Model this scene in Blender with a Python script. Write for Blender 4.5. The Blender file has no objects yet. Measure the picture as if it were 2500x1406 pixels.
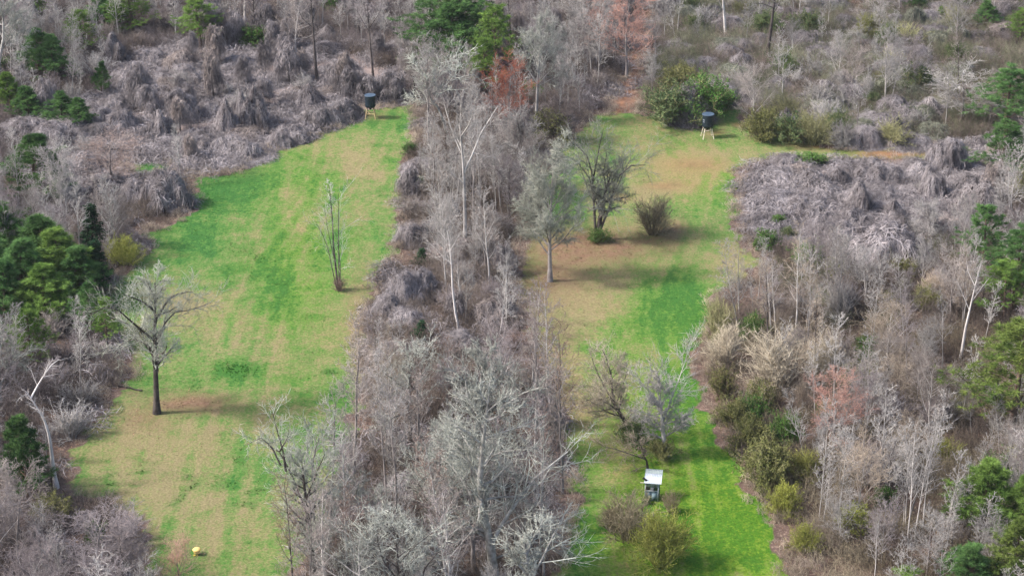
import bpy, math, random
import numpy as np
from mathutils import Vector

# ------------------------------------------------------------------ camera, world, sun, exposure
S = bpy.context.scene
COL = S.collection
CH, PITCH, F = 76.0, math.radians(23.4), 5000.0      # camera height, pitch, focal length in photo pixels
cam_d = bpy.data.cameras.new('camera'); cam = bpy.data.objects.new('camera', cam_d); COL.objects.link(cam)
cam.location = (0, 0, CH); cam.rotation_euler = (math.pi/2 - PITCH, 0, 0)
cam_d.sensor_width = 36.0; cam_d.lens = 72.0; cam_d.clip_start = 1; cam_d.clip_end = 6000
S.camera = cam
SUN_EL, SUN_AZ = math.radians(44), math.radians(264)   # azimuth measured clockwise from +Y: sun stands to the left
w = bpy.data.worlds.new('World'); S.world = w; w.use_nodes = True
nt = w.node_tree; bg = nt.nodes['Background']
sky = nt.nodes.new('ShaderNodeTexSky'); sky.sky_type = 'NISHITA'; sky.sun_disc = False
sky.sun_elevation = SUN_EL; sky.sun_rotation = SUN_AZ; sky.dust_density = 4.0; sky.ozone_density = 0.6; sky.air_density = 1.0
nt.links.new(sky.outputs[0], bg.inputs[0]); bg.inputs[1].default_value = 0.128
sd = bpy.data.lights.new('sun', 'SUN'); sd.energy = 2.65; sd.angle = math.radians(6); sd.color = (1.0, 0.96, 0.91)
sun = bpy.data.objects.new('sun', sd); COL.objects.link(sun)
to_sun = Vector((math.sin(SUN_AZ)*math.cos(SUN_EL), math.cos(SUN_AZ)*math.cos(SUN_EL), math.sin(SUN_EL)))
sun.rotation_euler = to_sun.to_track_quat('Z', 'Y').to_euler(); sun.location = (-60, 150, 120)
vs = S.view_settings; vs.view_transform = 'Standard'; vs.look = 'None'; vs.exposure = 1.2; vs.gamma = 1; vs.use_curve_mapping = False
S.render.engine = 'CYCLES'
cy = S.cycles; cy.max_bounces = 4; cy.diffuse_bounces = 3; cy.glossy_bounces = 1; cy.transmission_bounces = 1
cy.transparent_max_bounces = 2; cy.use_denoising = True; cy.denoiser = 'OPENIMAGEDENOISE'; cy.denoising_prefilter = 'ACCURATE'; cy.denoising_input_passes = 'RGB_ALBEDO_NORMAL'; cy.sample_clamp_direct = 3.0; cy.sample_clamp_indirect = 1.5; S.render.filter_size = 1.6; cy.caustics_reflective = False; cy.caustics_refractive = False

rs = np.random.RandomState(7); random.seed(7)
CP, SP = math.cos(PITCH), math.sin(PITCH)

# ------------------------------------------------------------------ photo pixel <-> ground
def G(px, py, z=0.0):
    dx, dy = (px-1250)/F, (703-py)/F
    t = (CH - z)/(SP - dy*CP)
    return dx*t, (dy*SP + CP)*t
def proj(x, y, z=0.0):
    zz = z - CH
    d = y*CP - zz*SP
    return 1250 + F*x/d, 703 - F*(y*SP + zz*CP)/d
def mpp(px, py):                       # metres per photo pixel at that ground point
    x, y = G(px, py); return (y*CP + CH*SP)/F
def z_at(y, py):                       # height over the ground of a row seen at distance y
    dy = (703-py)/F; t = y/(dy*SP + CP)
    return CH + t*(dy*CP - SP)

# ------------------------------------------------------------------ noise, terrain
class VNoise:
    def __init__(s, seed, n=256):
        s.n = n; s.g = np.random.RandomState(seed).rand(n, n)
    def __call__(s, x, y):
        x = np.asarray(x, float); y = np.asarray(y, float)
        i = np.floor(x).astype(int); j = np.floor(y).astype(int)
        u = x - i; v = y - j; u = u*u*(3-2*u); v = v*v*(3-2*v)
        n = s.n; a = s.g[i % n, j % n]; b = s.g[(i+1) % n, j % n]; c = s.g[i % n, (j+1) % n]; d = s.g[(i+1) % n, (j+1) % n]
        return (a*(1-u)+b*u)*(1-v) + (c*(1-u)+d*u)*v
N1, N2, N3 = VNoise(1), VNoise(2), VNoise(3)
def fbm(n, x, y, o=4):
    r = 0; a = .5
    for k in range(o):
        r = r + a*n(x*2**k + 17*k, y*2**k + 5*k); a *= .5
    return r/(1-.5**o)
def terrain(x, y):
    return 0.5*(fbm(N1, np.asarray(x)*.03, np.asarray(y)*.03, 3)-.5) + 0.10*(N2(np.asarray(x)*.6, np.asarray(y)*.6)-.5)

def inpoly(x, y, poly):
    x = np.asarray(x, float); y = np.asarray(y, float)
    r = np.zeros(x.shape, bool); n = len(poly)
    for k in range(n):
        x1, y1 = poly[k]; x2, y2 = poly[(k+1) % n]
        if y1 == y2: continue
        c = ((y1 > y) != (y2 > y)) & (x < (x2-x1)*(y-y1)/(y2-y1) + x1)
        r ^= c
    return r
def sdist(x, y, poly):                 # signed distance, positive inside, in the polygon's units
    x = np.asarray(x, float); y = np.asarray(y, float)
    best = np.full(x.shape, 1e9); n = len(poly)
    for k in range(n):
        x1, y1 = poly[k]; x2, y2 = poly[(k+1) % n]
        ex, ey = x2-x1, y2-y1
        t = np.clip(((x-x1)*ex + (y-y1)*ey)/(ex*ex+ey*ey+1e-9), 0, 1)
        best = np.minimum(best, np.hypot(x-x1-t*ex, y-y1-t*ey))
    return np.where(inpoly(x, y, poly), best, -best)

# ground plan, traced where each edge meets the ground and turned into metres
def P2G(pl): return [G(*p) for p in pl]
MEADOW_L = P2G([(845,300),(880,272),(930,268),(1000,255),(1012,330),(985,380),(975,470),(965,560),(958,620),(928,690),(885,760),(870,850),(885,920),(870,1010),
    (850,1100),(800,1200),(760,1300),(700,1420),(640,1560),(420,1560),(400,1420),(350,1330),(330,1270),(260,1215),(165,1215),(175,1110),(235,1020),(275,955),(330,915),
    (300,850),(265,790),(270,690),(310,655),(360,625),(365,570),(435,545),(475,505),(480,428),(560,428),(612,412),(640,388),(700,352),(800,318)])
MEADOW_R = P2G([(1400,330),(1450,285),(1500,275),(1580,280),(1700,290),(1800,262),(1830,330),(1960,346),(2040,366),(2240,358),(2330,362),(2330,386),(2240,388),(2000,394),(1880,386),
    (1800,415),(1785,470),(1800,560),(1830,620),(1870,635),(1800,690),(1735,730),(1715,800),(1695,900),(1715,960),(1745,1030),(1800,1130),(1850,1230),(1895,1290),
    (1920,1400),(1900,1560),(1340,1560),(1370,1406),(1385,1300),(1405,1200),(1385,1060),(1330,940),(1295,840),(1262,700),(1275,600),(1320,520),(1330,420)])
TRACK = P2G([(1492,280),(1548,272),(1568,180),(1588,60),(1600,-40),(1578,-40),(1562,60),(1530,170)])
PATCH_L = P2G([(325,392),(400,392),(408,420),(350,428),(322,412)])
VINE_L = P2G([(330,470),(480,425),(610,410),(640,385),(800,316),(860,300),(1000,258),(990,180),(800,110),(640,100),(330,120),(230,240),(90,300),(30,430),(200,520),(300,540)])
VINE_R = P2G([(1800,420),(1900,385),(2250,395),(2420,330),(2500,330),(2500,450),(2400,560),(2180,650),(1980,630),(1870,600),(1810,560)])
CENTER = P2G([(1000,262),(1400,290),(1330,420),(1275,600),(1262,700),(1295,840),(1330,940),(1385,1060),(1405,1200),(1385,1300),(1340,1600),(640,1600),(760,1300),(850,1100),(870,1010),(885,920),(870,850),(885,760),(928,690),(958,620),(965,560),(975,470),(985,380),(1012,330)])
LEFTW = P2G([(-200,480),(200,520),(365,570),(310,655),(265,690),(265,790),(330,915),(235,1020),(165,1215),(330,1270),(400,1420),(420,1600),(-200,1600)])
RIGHTW = P2G([(1870,635),(2180,650),(2400,560),(2500,450),(2750,420),(2750,1600),(1900,1600),(1920,1400),(1895,1290),(1800,1130),(1715,960),(1695,900),(1735,730)])
GREENR = P2G([(1560,275),(1590,180),(1640,60),(1660,-60),(2750,-60),(2750,420),(2420,330),(2330,372),(2040,366),(1830,330),(1800,262),(1700,290)])
TOPM = P2G([(-250,-80),(1660,-60),(1560,275),(1450,285),(1400,330),(1000,262),(990,180),(800,110),(640,100),(330,120),(230,240),(90,300),(30,430),(-250,480)])

TRK = lambda y: np.interp(y, *zip(*[(G(*p)[1], G(*p)[0]) for p in ((1520,285), (1545,225), (1560,150), (1578,60), (1590,-40))]))
def lane_of(pl):
    q = sorted((G(*p)[1], G(*p)[0]) for p in pl); return [a for a, b in q], [b for a, b in q]
RUTS = [lane_of(p) for p in ([(955,285),(900,400),(800,500),(720,620),(675,760),(640,900),(600,1060),(570,1200),(540,1420)], [(1765,1420),(1735,1250),(1690,1080),(1640,920),(1610,800),(1640,680),(1700,540),(1725,430),(1650,340),(1530,285)], [(1600,760),(1660,600),(1700,470),(1760,370)], [(760,480),(640,640),(560,800),(520,960),(470,1100)])]
def cover(x, y):
    """how the ground is covered at a point: meadow, green, lush, litter, soil, yellow (each 0..1)"""
    x = np.asarray(x, float); y = np.asarray(y, float)
    wob = (fbm(N2, x*.45, y*.45, 4)-.5)*3.4 + (N3(x*2.3, y*2.3)-.5)*.9
    sL, sR, sP = sdist(x, y, MEADOW_L), sdist(x, y, MEADOW_R), sdist(x, y, PATCH_L)
    sm = np.maximum(np.maximum(sL, sR), sP) + wob
    meadow = np.clip(sm/.9+.5, 0, 1)
    px, py = proj(x, y)
    def el(cx, cy, rx, ry, sh=1.0):
        q = ((px-cx)/rx)**2 + ((py-cy)/ry)**2
        return np.exp(-q*sh)
    n = fbm(N1, x*.16, y*.16, 4); n2 = fbm(N3, x*.45+9, y*.45, 3)
    st = fbm(N2, x*.9+y*.10, y*.05+x*.02, 3); g = 0.50 + (n-.5)*.45 + (n2-.5)*.35 + (st-.5)*.55
    for cx, cy, rx, ry, a in [(520,480,120,60,.5),(480,600,130,60,.5),(640,430,120,40,.4),(690,660,60,90,.35),(900,330,90,40,.1),(960,300,60,40,.3),(800,640,40,100,.2),
            (850,570,140,90,.1),(700,740,60,60,.2),(580,910,70,25,.35),(820,960,70,70,.3),(640,1150,60,50,.15),(560,1180,60,40,.3),(360,1400,120,60,.1),
            (1640,720,90,60,.75),(1620,800,110,70,.55),(1700,1000,90,120,.5),(1740,1200,130,140,.45),(1780,1340,130,100,.6),(1560,620,40,30,.3),(1700,560,60,60,.2),(1470,850,90,40,.15),(1420,1340,60,80,.35),(1660,930,60,60,.5),(1450,1200,60,120,.15),(370,410,60,25,.5),
            (850,370,90,45,-.45),(700,465,40,15,-.4),(900,425,60,14,-.5),(600,600,70,50,-.45),(740,600,40,60,-.2),(480,760,110,50,-.35),(620,820,90,60,-.2),(330,1080,170,110,-.35),(450,1050,160,80,-.2),
            (400,1200,140,60,-.35),(640,1000,120,50,-.15),(840,800,60,60,-.3),(720,900,90,60,-.2),(860,1010,60,60,-.05),(520,1330,150,80,-.1),
            (1640,330,160,60,-.08),(1690,400,110,40,-.6),(1620,460,60,20,-.6),(2000,370,250,20,-.08),(1450,640,150,70,-.35),(1400,740,150,60,-.38),(1360,860,80,100,-.30),(1350,980,60,60,-.4),(1560,680,80,50,-.2),(1780,640,60,50,-.4),(1500,1130,50,60,-.25),(1440,1020,70,70,-.35),(1500,760,90,40,-.2),
            (1540,520,110,40,-.1),(1730,480,70,100,.05)]:
        g = g + a*el(cx, cy, rx, ry)
    for lane in RUTS:
        off = np.abs(x-np.interp(y, *lane)); g = g - .26*np.exp(-((off-.85)/.28)**2)*np.clip(.3+1.4*n2, 0, 1) + .10*np.exp(-(off/.4)**2)
    g = g + (fbm(N2, x*1.1+31, y*1.1, 3)-.5)*.55
    lush_and_shade = np.clip((n2-.66)*2, 0, .25)
    lush_and_shade = lush_and_shade + 1.0*el(575,905,55,18) + .8*el(800,930,60,50)*(n2 > .5) + .4*el(500,500,60,30) + .3*el(560,420,90,25) + .25*el(690,745,60,40)*(n2 > .45) + .2*el(640,640,80,50)*(n2>.5) + .5*el(500,1335,60,25)*(n2 > .45) + .6*el(620,1220,60,60)*(n2>.5)  # the patch right by the yellow feeder paints its cast shadow dark green
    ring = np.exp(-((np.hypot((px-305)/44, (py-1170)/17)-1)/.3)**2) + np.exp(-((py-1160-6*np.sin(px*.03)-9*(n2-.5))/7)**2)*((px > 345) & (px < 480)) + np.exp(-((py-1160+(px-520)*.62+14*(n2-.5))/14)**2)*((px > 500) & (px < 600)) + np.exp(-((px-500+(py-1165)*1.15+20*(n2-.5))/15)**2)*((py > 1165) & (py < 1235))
    brk = np.clip((fbm(N1, x*.8+7, y*.8, 3)-.42)*5, 0, 1); lush_and_shade = np.clip(lush_and_shade + .8*ring*brk, 0, 1)
    litter = np.clip(1.0*el(1450,600,190,45)+.75*el(1340,680,110,60)+.9*el(1335,960,60,100)+.8*el(1640,560,40,25)+.6*el(900,285,40,10)+.45*el(350,1020,60,35)+1.1*el(470,985,95,22)+.12*el(300,1060,120,80)+.2*el(1560,330,200,40)+.4*el(1520,1060,40,40)+.5*el(560,400,70,25)+.5*el(880,800,30,120), 0, 1)  # leaf litter, but the patch right of the round bush paints its cast shadow
    litter = np.clip(litter*(0.5+n2*1.0), 0, 1)
    sT = sdist(x, y, TRACK) + wob*.4
    rut = np.exp(-((np.abs(x-(TRK(y)))-.75)/.22)**2); soil = np.clip(sT/.8+.5, 0, 1)*(.45+.55*rut)
    soil = np.maximum(soil, np.clip(1.3*el(2170,377,90,12)+.8*el(2000,356,60,9)+.5*el(2290,372,60,9)+.9*el(1800,305,14,6)+.9*el(1750,325,14,6)+.6*el(1690,402,70,16)+.6*el(1630,455,60,10)+.5*el(1520,480,40,12)+.35*el(1240,700,20,60), 0, 1)*(.5+.7*n2))
    yellow = np.clip(np.clip((py-560)/700, 0, 1)*np.clip((px-1350)/200, 0, 1) + .35*el(740,600,120,300) + .75*el(1680,420,130,60) + .3*(n-.4), 0, 1)
    return meadow, np.clip(g, 0, 1), np.clip(lush_and_shade, 0, 1), litter, np.clip(soil, 0, 1), yellow

# ------------------------------------------------------------------ mesh building
def mesh_np(name, V, F4=None, F3=None):
    me = bpy.data.meshes.new(name)
    V = np.ascontiguousarray(V, np.float32)
    nq = 0 if F4 is None else len(F4); ntr = 0 if F3 is None else len(F3)
    me.vertices.add(len(V)); me.vertices.foreach_set('co', V.ravel())
    loops = []
    if nq: loops.append(np.asarray(F4, np.int32).ravel())
    if ntr: loops.append(np.asarray(F3, np.int32).ravel())
    L = np.concatenate(loops)
    me.loops.add(len(L)); me.loops.foreach_set('vertex_index', L)
    st = np.concatenate([np.arange(nq)*4, nq*4 + np.arange(ntr)*3]).astype(np.int32)
    me.polygons.add(nq+ntr); me.polygons.foreach_set('loop_start', st)
    me.update(calc_edges=True); me.validate()
    return me

class MB:
    """collects quads and triangles for one mesh"""
    def __init__(s): s.V = []; s.Q = []; s.T = []; s.n = 0
    def add(s, V, Q=None, T=None):
        V = np.asarray(V, float).reshape(-1, 3)
        if Q is not None and len(Q): s.Q.append(np.asarray(Q)+s.n)
        if T is not None and len(T): s.T.append(np.asarray(T)+s.n)
        s.V.append(V); s.n += len(V)
    def frusta(s, P0, P1, R0, R1, k):
        P0, P1 = np.asarray(P0, float), np.asarray(P1, float); N = len(P0)
        if N == 0: return
        ax = P1-P0; ax /= np.linalg.norm(ax, axis=1, keepdims=True)+1e-9
        ref = np.where(np.abs(ax[:, 2:3]) < .9, np.array([[0, 0, 1.]]), np.array([[1., 0, 0]]))
        u = np.cross(ax, ref); u /= np.linalg.norm(u, axis=1, keepdims=True)+1e-9; v = np.cross(ax, u)
        a = np.arange(k)*2*np.pi/k
        ring = u[:, None, :]*np.cos(a)[None, :, None] + v[:, None, :]*np.sin(a)[None, :, None]
        A = P0[:, None, :] + ring*np.asarray(R0)[:, None, None]
        B = P1[:, None, :] + ring*np.asarray(R1)[:, None, None]
        V = np.concatenate([A, B], 1)
        i = np.arange(k); j = (i+1) % k
        q = np.stack([i, j, j+k, i+k], 1)
        Q = (q[None]+(np.arange(N)*2*k)[:, None, None]).reshape(-1, 4)
        s.add(V, Q)
    def cones(s, P0, P1, R0):
        P0, P1 = np.asarray(P0, float), np.asarray(P1, float); N = len(P0)
        if N == 0: return
        ax = P1-P0; ax /= np.linalg.norm(ax, axis=1, keepdims=True)+1e-9
        ref = np.where(np.abs(ax[:, 2:3]) < .9, np.array([[0, 0, 1.]]), np.array([[1., 0, 0]]))
        u = np.cross(ax, ref); u /= np.linalg.norm(u, axis=1, keepdims=True)+1e-9; v = np.cross(ax, u)
        a = np.arange(3)*2*np.pi/3
        ring = u[:, None, :]*np.cos(a)[None, :, None] + v[:, None, :]*np.sin(a)[None, :, None]
        V = np.concatenate([P0[:, None, :]+ring*np.asarray(R0)[:, None, None], P1[:, None, :]], 1)
        t = np.array([[0, 1, 3], [1, 2, 3], [2, 0, 3]])
        s.add(V, None, (t[None]+(np.arange(N)*4)[:, None, None]).reshape(-1, 3))
    def ribbons(s, PTS, W, NRM):
        """PTS (N,S,3) polylines, W (N,) half width, NRM (N,S,3) facing"""
        N, K, _ = PTS.shape
        T = np.gradient(PTS, axis=1)
        side = np.cross(T, NRM); side /= np.linalg.norm(side, axis=2, keepdims=True)+1e-9
        taper = np.linspace(1, .35, K)[None, :, None]
        A = PTS+side*W[:, None, None]*taper; B = PTS-side*W[:, None, None]*taper
        V = np.stack([A, B], 2).reshape(-1, 3)
        i = np.arange(K-1)*2; q = np.stack([i, i+1, i+3, i+2], 1)
        s.add(V, (q[None]+(np.arange(N)*2*K)[:, None, None]).reshape(-1, 4))
    def box(s, c, d, R=None):
        h = np.array(d)/2
        V = np.array([[x, y, z] for x in (-1, 1) for y in (-1, 1) for z in (-1, 1)])*h
        if R is not None: V = V @ np.array(R).T
        s.add(V+np.array(c), [[0, 1, 3, 2], [4, 6, 7, 5], [0, 4, 5, 1], [2, 3, 7, 6], [0, 2, 6, 4], [1, 5, 7, 3]])
    def bar(s, a, b, r, r2=None, k=6): s.frusta([a], [b], [r], [r if r2 is None else r2], k)
    def lathe(s, prof, k=24):
        prof = np.array(prof, float); a = np.arange(k)*2*np.pi/k; m = len(prof)
        V = np.stack([prof[:, None, 0]*np.cos(a), prof[:, None, 0]*np.sin(a), np.repeat(prof[:, 1:2], k, 1)], 2)
        Q = [[i*k+j, i*k+(j+1) % k, (i+1)*k+(j+1) % k, (i+1)*k+j] for i in range(m-1) for j in range(k)]
        s.add(V, Q)
    def mesh(s, name):
        return mesh_np(name, np.concatenate(s.V), np.concatenate(s.Q) if s.Q else None, np.concatenate(s.T) if s.T else None)

# ------------------------------------------------------------------ materials
def lin(r, g, b): return tuple(((c/255+.055)/1.055)**2.4 if c > 10 else c/255/12.92 for c in (r, g, b))+(1,)
MATS = {}
def mat(name, c1, c2, rough=.95, scale=1.2, rnd=.3, spec=.05, c3=None, bump=0, metal=0, isl=0):
    if name in MATS: return MATS[name]
    m = bpy.data.materials.new(name); m.use_nodes = True; t = m.node_tree; n = t.nodes
    b = n['Principled BSDF']; b.inputs['Roughness'].default_value = rough; b.inputs['Specular IOR Level'].default_value = spec; b.inputs['Metallic'].default_value = metal
    geo = n.new('ShaderNodeNewGeometry')
    no = n.new('ShaderNodeTexNoise'); no.inputs['Scale'].default_value = scale; no.inputs['Detail'].default_value = 4
    t.links.new(geo.outputs['Position'], no.inputs['Vector'])
    r = n.new('ShaderNodeValToRGB'); r.color_ramp.elements[0].position = .34; r.color_ramp.elements[0].color = tuple(c1[:3])+(1,)
    r.color_ramp.elements[1].position = .66; r.color_ramp.elements[1].color = tuple(c2[:3])+(1,)
    if c3: e = r.color_ramp.elements.new(.5); e.color = tuple(c3[:3])+(1,)
    t.links.new(no.outputs['Fac'], r.inputs[0])
    oi = n.new('ShaderNodeObjectInfo'); mr = n.new('ShaderNodeMapRange')
    mr.inputs['To Min'].default_value = 1-rnd; mr.inputs['To Max'].default_value = 1+rnd
    t.links.new(oi.outputs['Random'], mr.inputs[0])
    hs = n.new('ShaderNodeHueSaturation'); 
    if isl:
        m2 = n.new('ShaderNodeMapRange'); m2.inputs['To Min'].default_value = 1-isl; m2.inputs['To Max'].default_value = 1+isl
        t.links.new(geo.outputs['Random Per Island'], m2.inputs[0]); mu = n.new('ShaderNodeMath'); mu.operation = 'MULTIPLY'
        t.links.new(mr.outputs[0], mu.inputs[0]); t.links.new(m2.outputs[0], mu.inputs[1]); t.links.new(mu.outputs[0], hs.inputs['Value'])
    else: t.links.new(mr.outputs[0], hs.inputs['Value'])
    t.links.new(r.outputs[0], hs.inputs['Color'])
    t.links.new(hs.outputs[0], b.inputs['Base Color'])
    if bump:
        n2 = n.new('ShaderNodeTexNoise'); n2.inputs['Scale'].default_value = scale*8; t.links.new(geo.outputs['Position'], n2.inputs['Vector'])
        bp = n.new('ShaderNodeBump'); bp.inputs['Strength'].default_value = bump; bp.inputs['Distance'].default_value = .05
        t.links.new(n2.outputs['Fac'], bp.inputs['Height']); t.links.new(bp.outputs[0], b.inputs['Normal'])
    MATS[name] = m; return m
mat('bark_dark', (.05,.042,.04), (.11,.095,.09), scale=2)
mat('bark_grey', (.16,.14,.135), (.30,.27,.26), scale=1.5)
mat('bark_pale', (.30,.28,.27), (.50,.47,.45), scale=1.5)
mat('bark_lichen', (.20,.19,.175), (.42,.41,.385), scale=2.5)
mat('bark_white', (.44,.41,.40), (.64,.60,.58), scale=1.0)
mat('bark_pine', (.07,.05,.04), (.14,.10,.08), scale=2)
TW = dict(scale=.25, isl=.35, rnd=.25)
mat('twig_pink', (.215,.185,.17), (.345,.308,.288), **TW)
mat('twig_mauve', (.175,.15,.152), (.31,.275,.28), **TW)
mat('twig_grey', (.25,.235,.225), (.41,.39,.375), **TW)
mat('twig_tan', (.26,.21,.165), (.41,.345,.275), **TW)
mat('twig_khaki', (.15,.125,.08), (.26,.225,.15), **TW)
mat('twig_yellow', (.18,.185,.045), (.32,.32,.095), **TW)
mat('twig_dusty', (.27,.20,.175), (.40,.315,.285), **TW)
mat('twig_sage', (.20,.21,.175), (.355,.365,.315), **TW)
mat('twig_straw', (.30,.26,.20), (.47,.415,.33), **TW)
mat('twig_lichen', (.25,.26,.23), (.43,.445,.40), scale=.6, isl=.4)
mat('twig_olive', (.155,.155,.075), (.28,.27,.14), **TW)
mat('twig_brown', (.14,.095,.08), (.24,.175,.15), **TW)
mat('twig_dark', (.07,.058,.058), (.13,.11,.11), **TW)
mat('twig_red', (.28,.085,.055), (.40,.17,.12), scale=.5, isl=.4)
mat('twig_rose', (.40,.22,.18), (.54,.34,.28), scale=.5, isl=.3)
NE = dict(scale=.45, isl=.4, rnd=.2)
mat('needle_dark', (.040,.095,.030), (.105,.20,.062), **NE)
mat('needle_mid', (.075,.14,.030), (.165,.265,.060), **NE)
mat('needle_olive', (.062,.105,.024), (.155,.20,.05), **NE)
mat('cedar_green', (.014,.042,.022), (.035,.080,.036), **NE)
mat('leaf_privet', (.04,.07,.03), (.11,.15,.065), **NE)
mat('leaf_green', (.04,.10,.022), (.10,.20,.045), **NE)
mat('leaf_yellow', (.14,.17,.03), (.27,.29,.06), **NE)
mat('leaf_olive', (.09,.10,.035), (.17,.17,.065), **NE)
BRU = dict(scale=.12, isl=.35, rnd=.35)  # brush colours darkened to paint in the deep shade between the trees
mat('brush_pink', (.095,.075,.062), (.20,.165,.143), **BRU)
mat('brush_mauve', (.08,.066,.066), (.175,.148,.148), **BRU)
mat('brush_tan', (.13,.106,.074), (.25,.215,.155), **BRU)
mat('brush_olive', (.09,.095,.058), (.19,.195,.13), **BRU)
VN = dict(scale=.5, rnd=.2, isl=.45)
mat('vine_pale', (.135,.121,.126), (.315,.288,.296), **VN)
mat('vine_olive', (.125,.135,.10), (.265,.275,.215), **VN)
mat('vine_tan', (.19,.16,.15), (.335,.29,.275), **VN)
mat('vine_core', (.035,.027,.028), (.08,.064,.062), scale=2)  # dead inner stems and leaves, with shade between the strands put into the colour

# ------------------------------------------------------------------ objects and their names
def tag(o, label=None, cat=None, group=None, kind=None):
    if label: o['label'] = label
    if cat: o['category'] = cat
    if group: o['group'] = group
    if kind: o['kind'] = kind
    return o
def link(name, me, m=None, parent=None):
    o = bpy.data.objects.new(name, me); COL.objects.link(o)
    if m is not None:
        if me is not None and len(me.materials) == 0: me.materials.append(None)
        o.material_slots[0].link = 'OBJECT'; o.material_slots[0].material = MATS[m] if isinstance(m, str) else m
    if parent is not None: o.parent = parent
    return o
def empty(name, loc, rz=0, sc=(1, 1, 1)):
    o = bpy.data.objects.new(name, None); COL.objects.link(o); o.empty_display_size = .5
    o.location = loc; o.rotation_euler = (0, 0, rz); o.scale = sc if hasattr(sc, '__len__') else (sc,)*3
    return o

# ------------------------------------------------------------------ plant growth
def norm(a): return a/(np.linalg.norm(a, axis=-1, keepdims=True)+1e-9)
def resample(pts, k):
    pts = np.array(pts, float); d = np.r_[0, np.cumsum(np.linalg.norm(np.diff(pts, axis=0), axis=1))]
    t = np.linspace(0, d[-1], k); return np.stack([np.interp(t, d, pts[:, i]) for i in range(3)], 1)
def stems(rng, P, D, L, R, segs, wig, trop, tip):
    N = len(P); pts = np.zeros((N, segs+1, 3)); pts[:, 0] = P; d = norm(D)
    for i in range(segs):
        d = norm(d + rng.normal(0, wig, (N, 3)) + np.array([0, 0, trop]))
        pts[:, i+1] = pts[:, i] + d*(L/segs)[:, None]
    rad = R[:, None]*np.linspace(1, tip, segs+1)[None]
    return pts, rad
def spawn(rng, pts, rad, limb, n, start, ln, ang, angv, segs, wig, trop, rf, tip=.35, shape=(1, 1), end=1.0, rmin=.006):
    N, K, _ = pts.shape; plen = np.linalg.norm(np.diff(pts, axis=1), axis=2).sum(1)
    t = start + (end-start)*((np.arange(n)[None]+rng.rand(N, n))/n)
    f = t*(K-1); i = np.minimum(f.astype(int), K-2); u = (f-i)[..., None]
    r = np.arange(N)[:, None]
    p = pts[r, i]*(1-u) + pts[r, i+1]*u
    d = norm(pts[r, i+1]-pts[r, i]); rr = rad[r, i]*(1-u[..., 0]) + rad[r, i+1]*u[..., 0]
    az = np.arange(n)[None]*2.4 + rng.rand(N, 1)*6.28 + rng.normal(0, .5, (N, n))
    ref = np.where(np.abs(d[..., 2:3]) < .9, np.array([0, 0, 1.]), np.array([1., 0, 0]))
    a = norm(np.cross(d, ref)); b = np.cross(d, a)
    th = np.radians(rng.normal(ang, angv, (N, n)))[..., None]
    dd = d*np.cos(th) + (a*np.cos(az)[..., None] + b*np.sin(az)[..., None])*np.sin(th)
    L = ln*plen[:, None]*(shape[0] + (shape[1]-shape[0])*t)*rng.uniform(.6, 1.25, (N, n))
    R = np.maximum(rr*rf, rmin)
    p2, r2 = stems(rng, p.reshape(-1, 3), dd.reshape(-1, 3), L.ravel(), R.ravel(), segs, wig, trop, tip)
    lb = np.repeat(np.arange(N)*0 + limb, n) if limb is not None else np.arange(N*n)
    return p2, r2, lb
def put(mb, pts, rad, k, sel=None):
    if sel is not None: pts, rad = pts[sel], rad[sel]
    P0 = pts[:, :-1].reshape(-1, 3); P1 = pts[:, 1:].reshape(-1, 3); R0 = rad[:, :-1].ravel(); R1 = rad[:, 1:].ravel()
    if k == 0: mb.cones(P0, P1, R0)
    else: mb.frusta(P0, P1, R0, R1, k)

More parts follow.
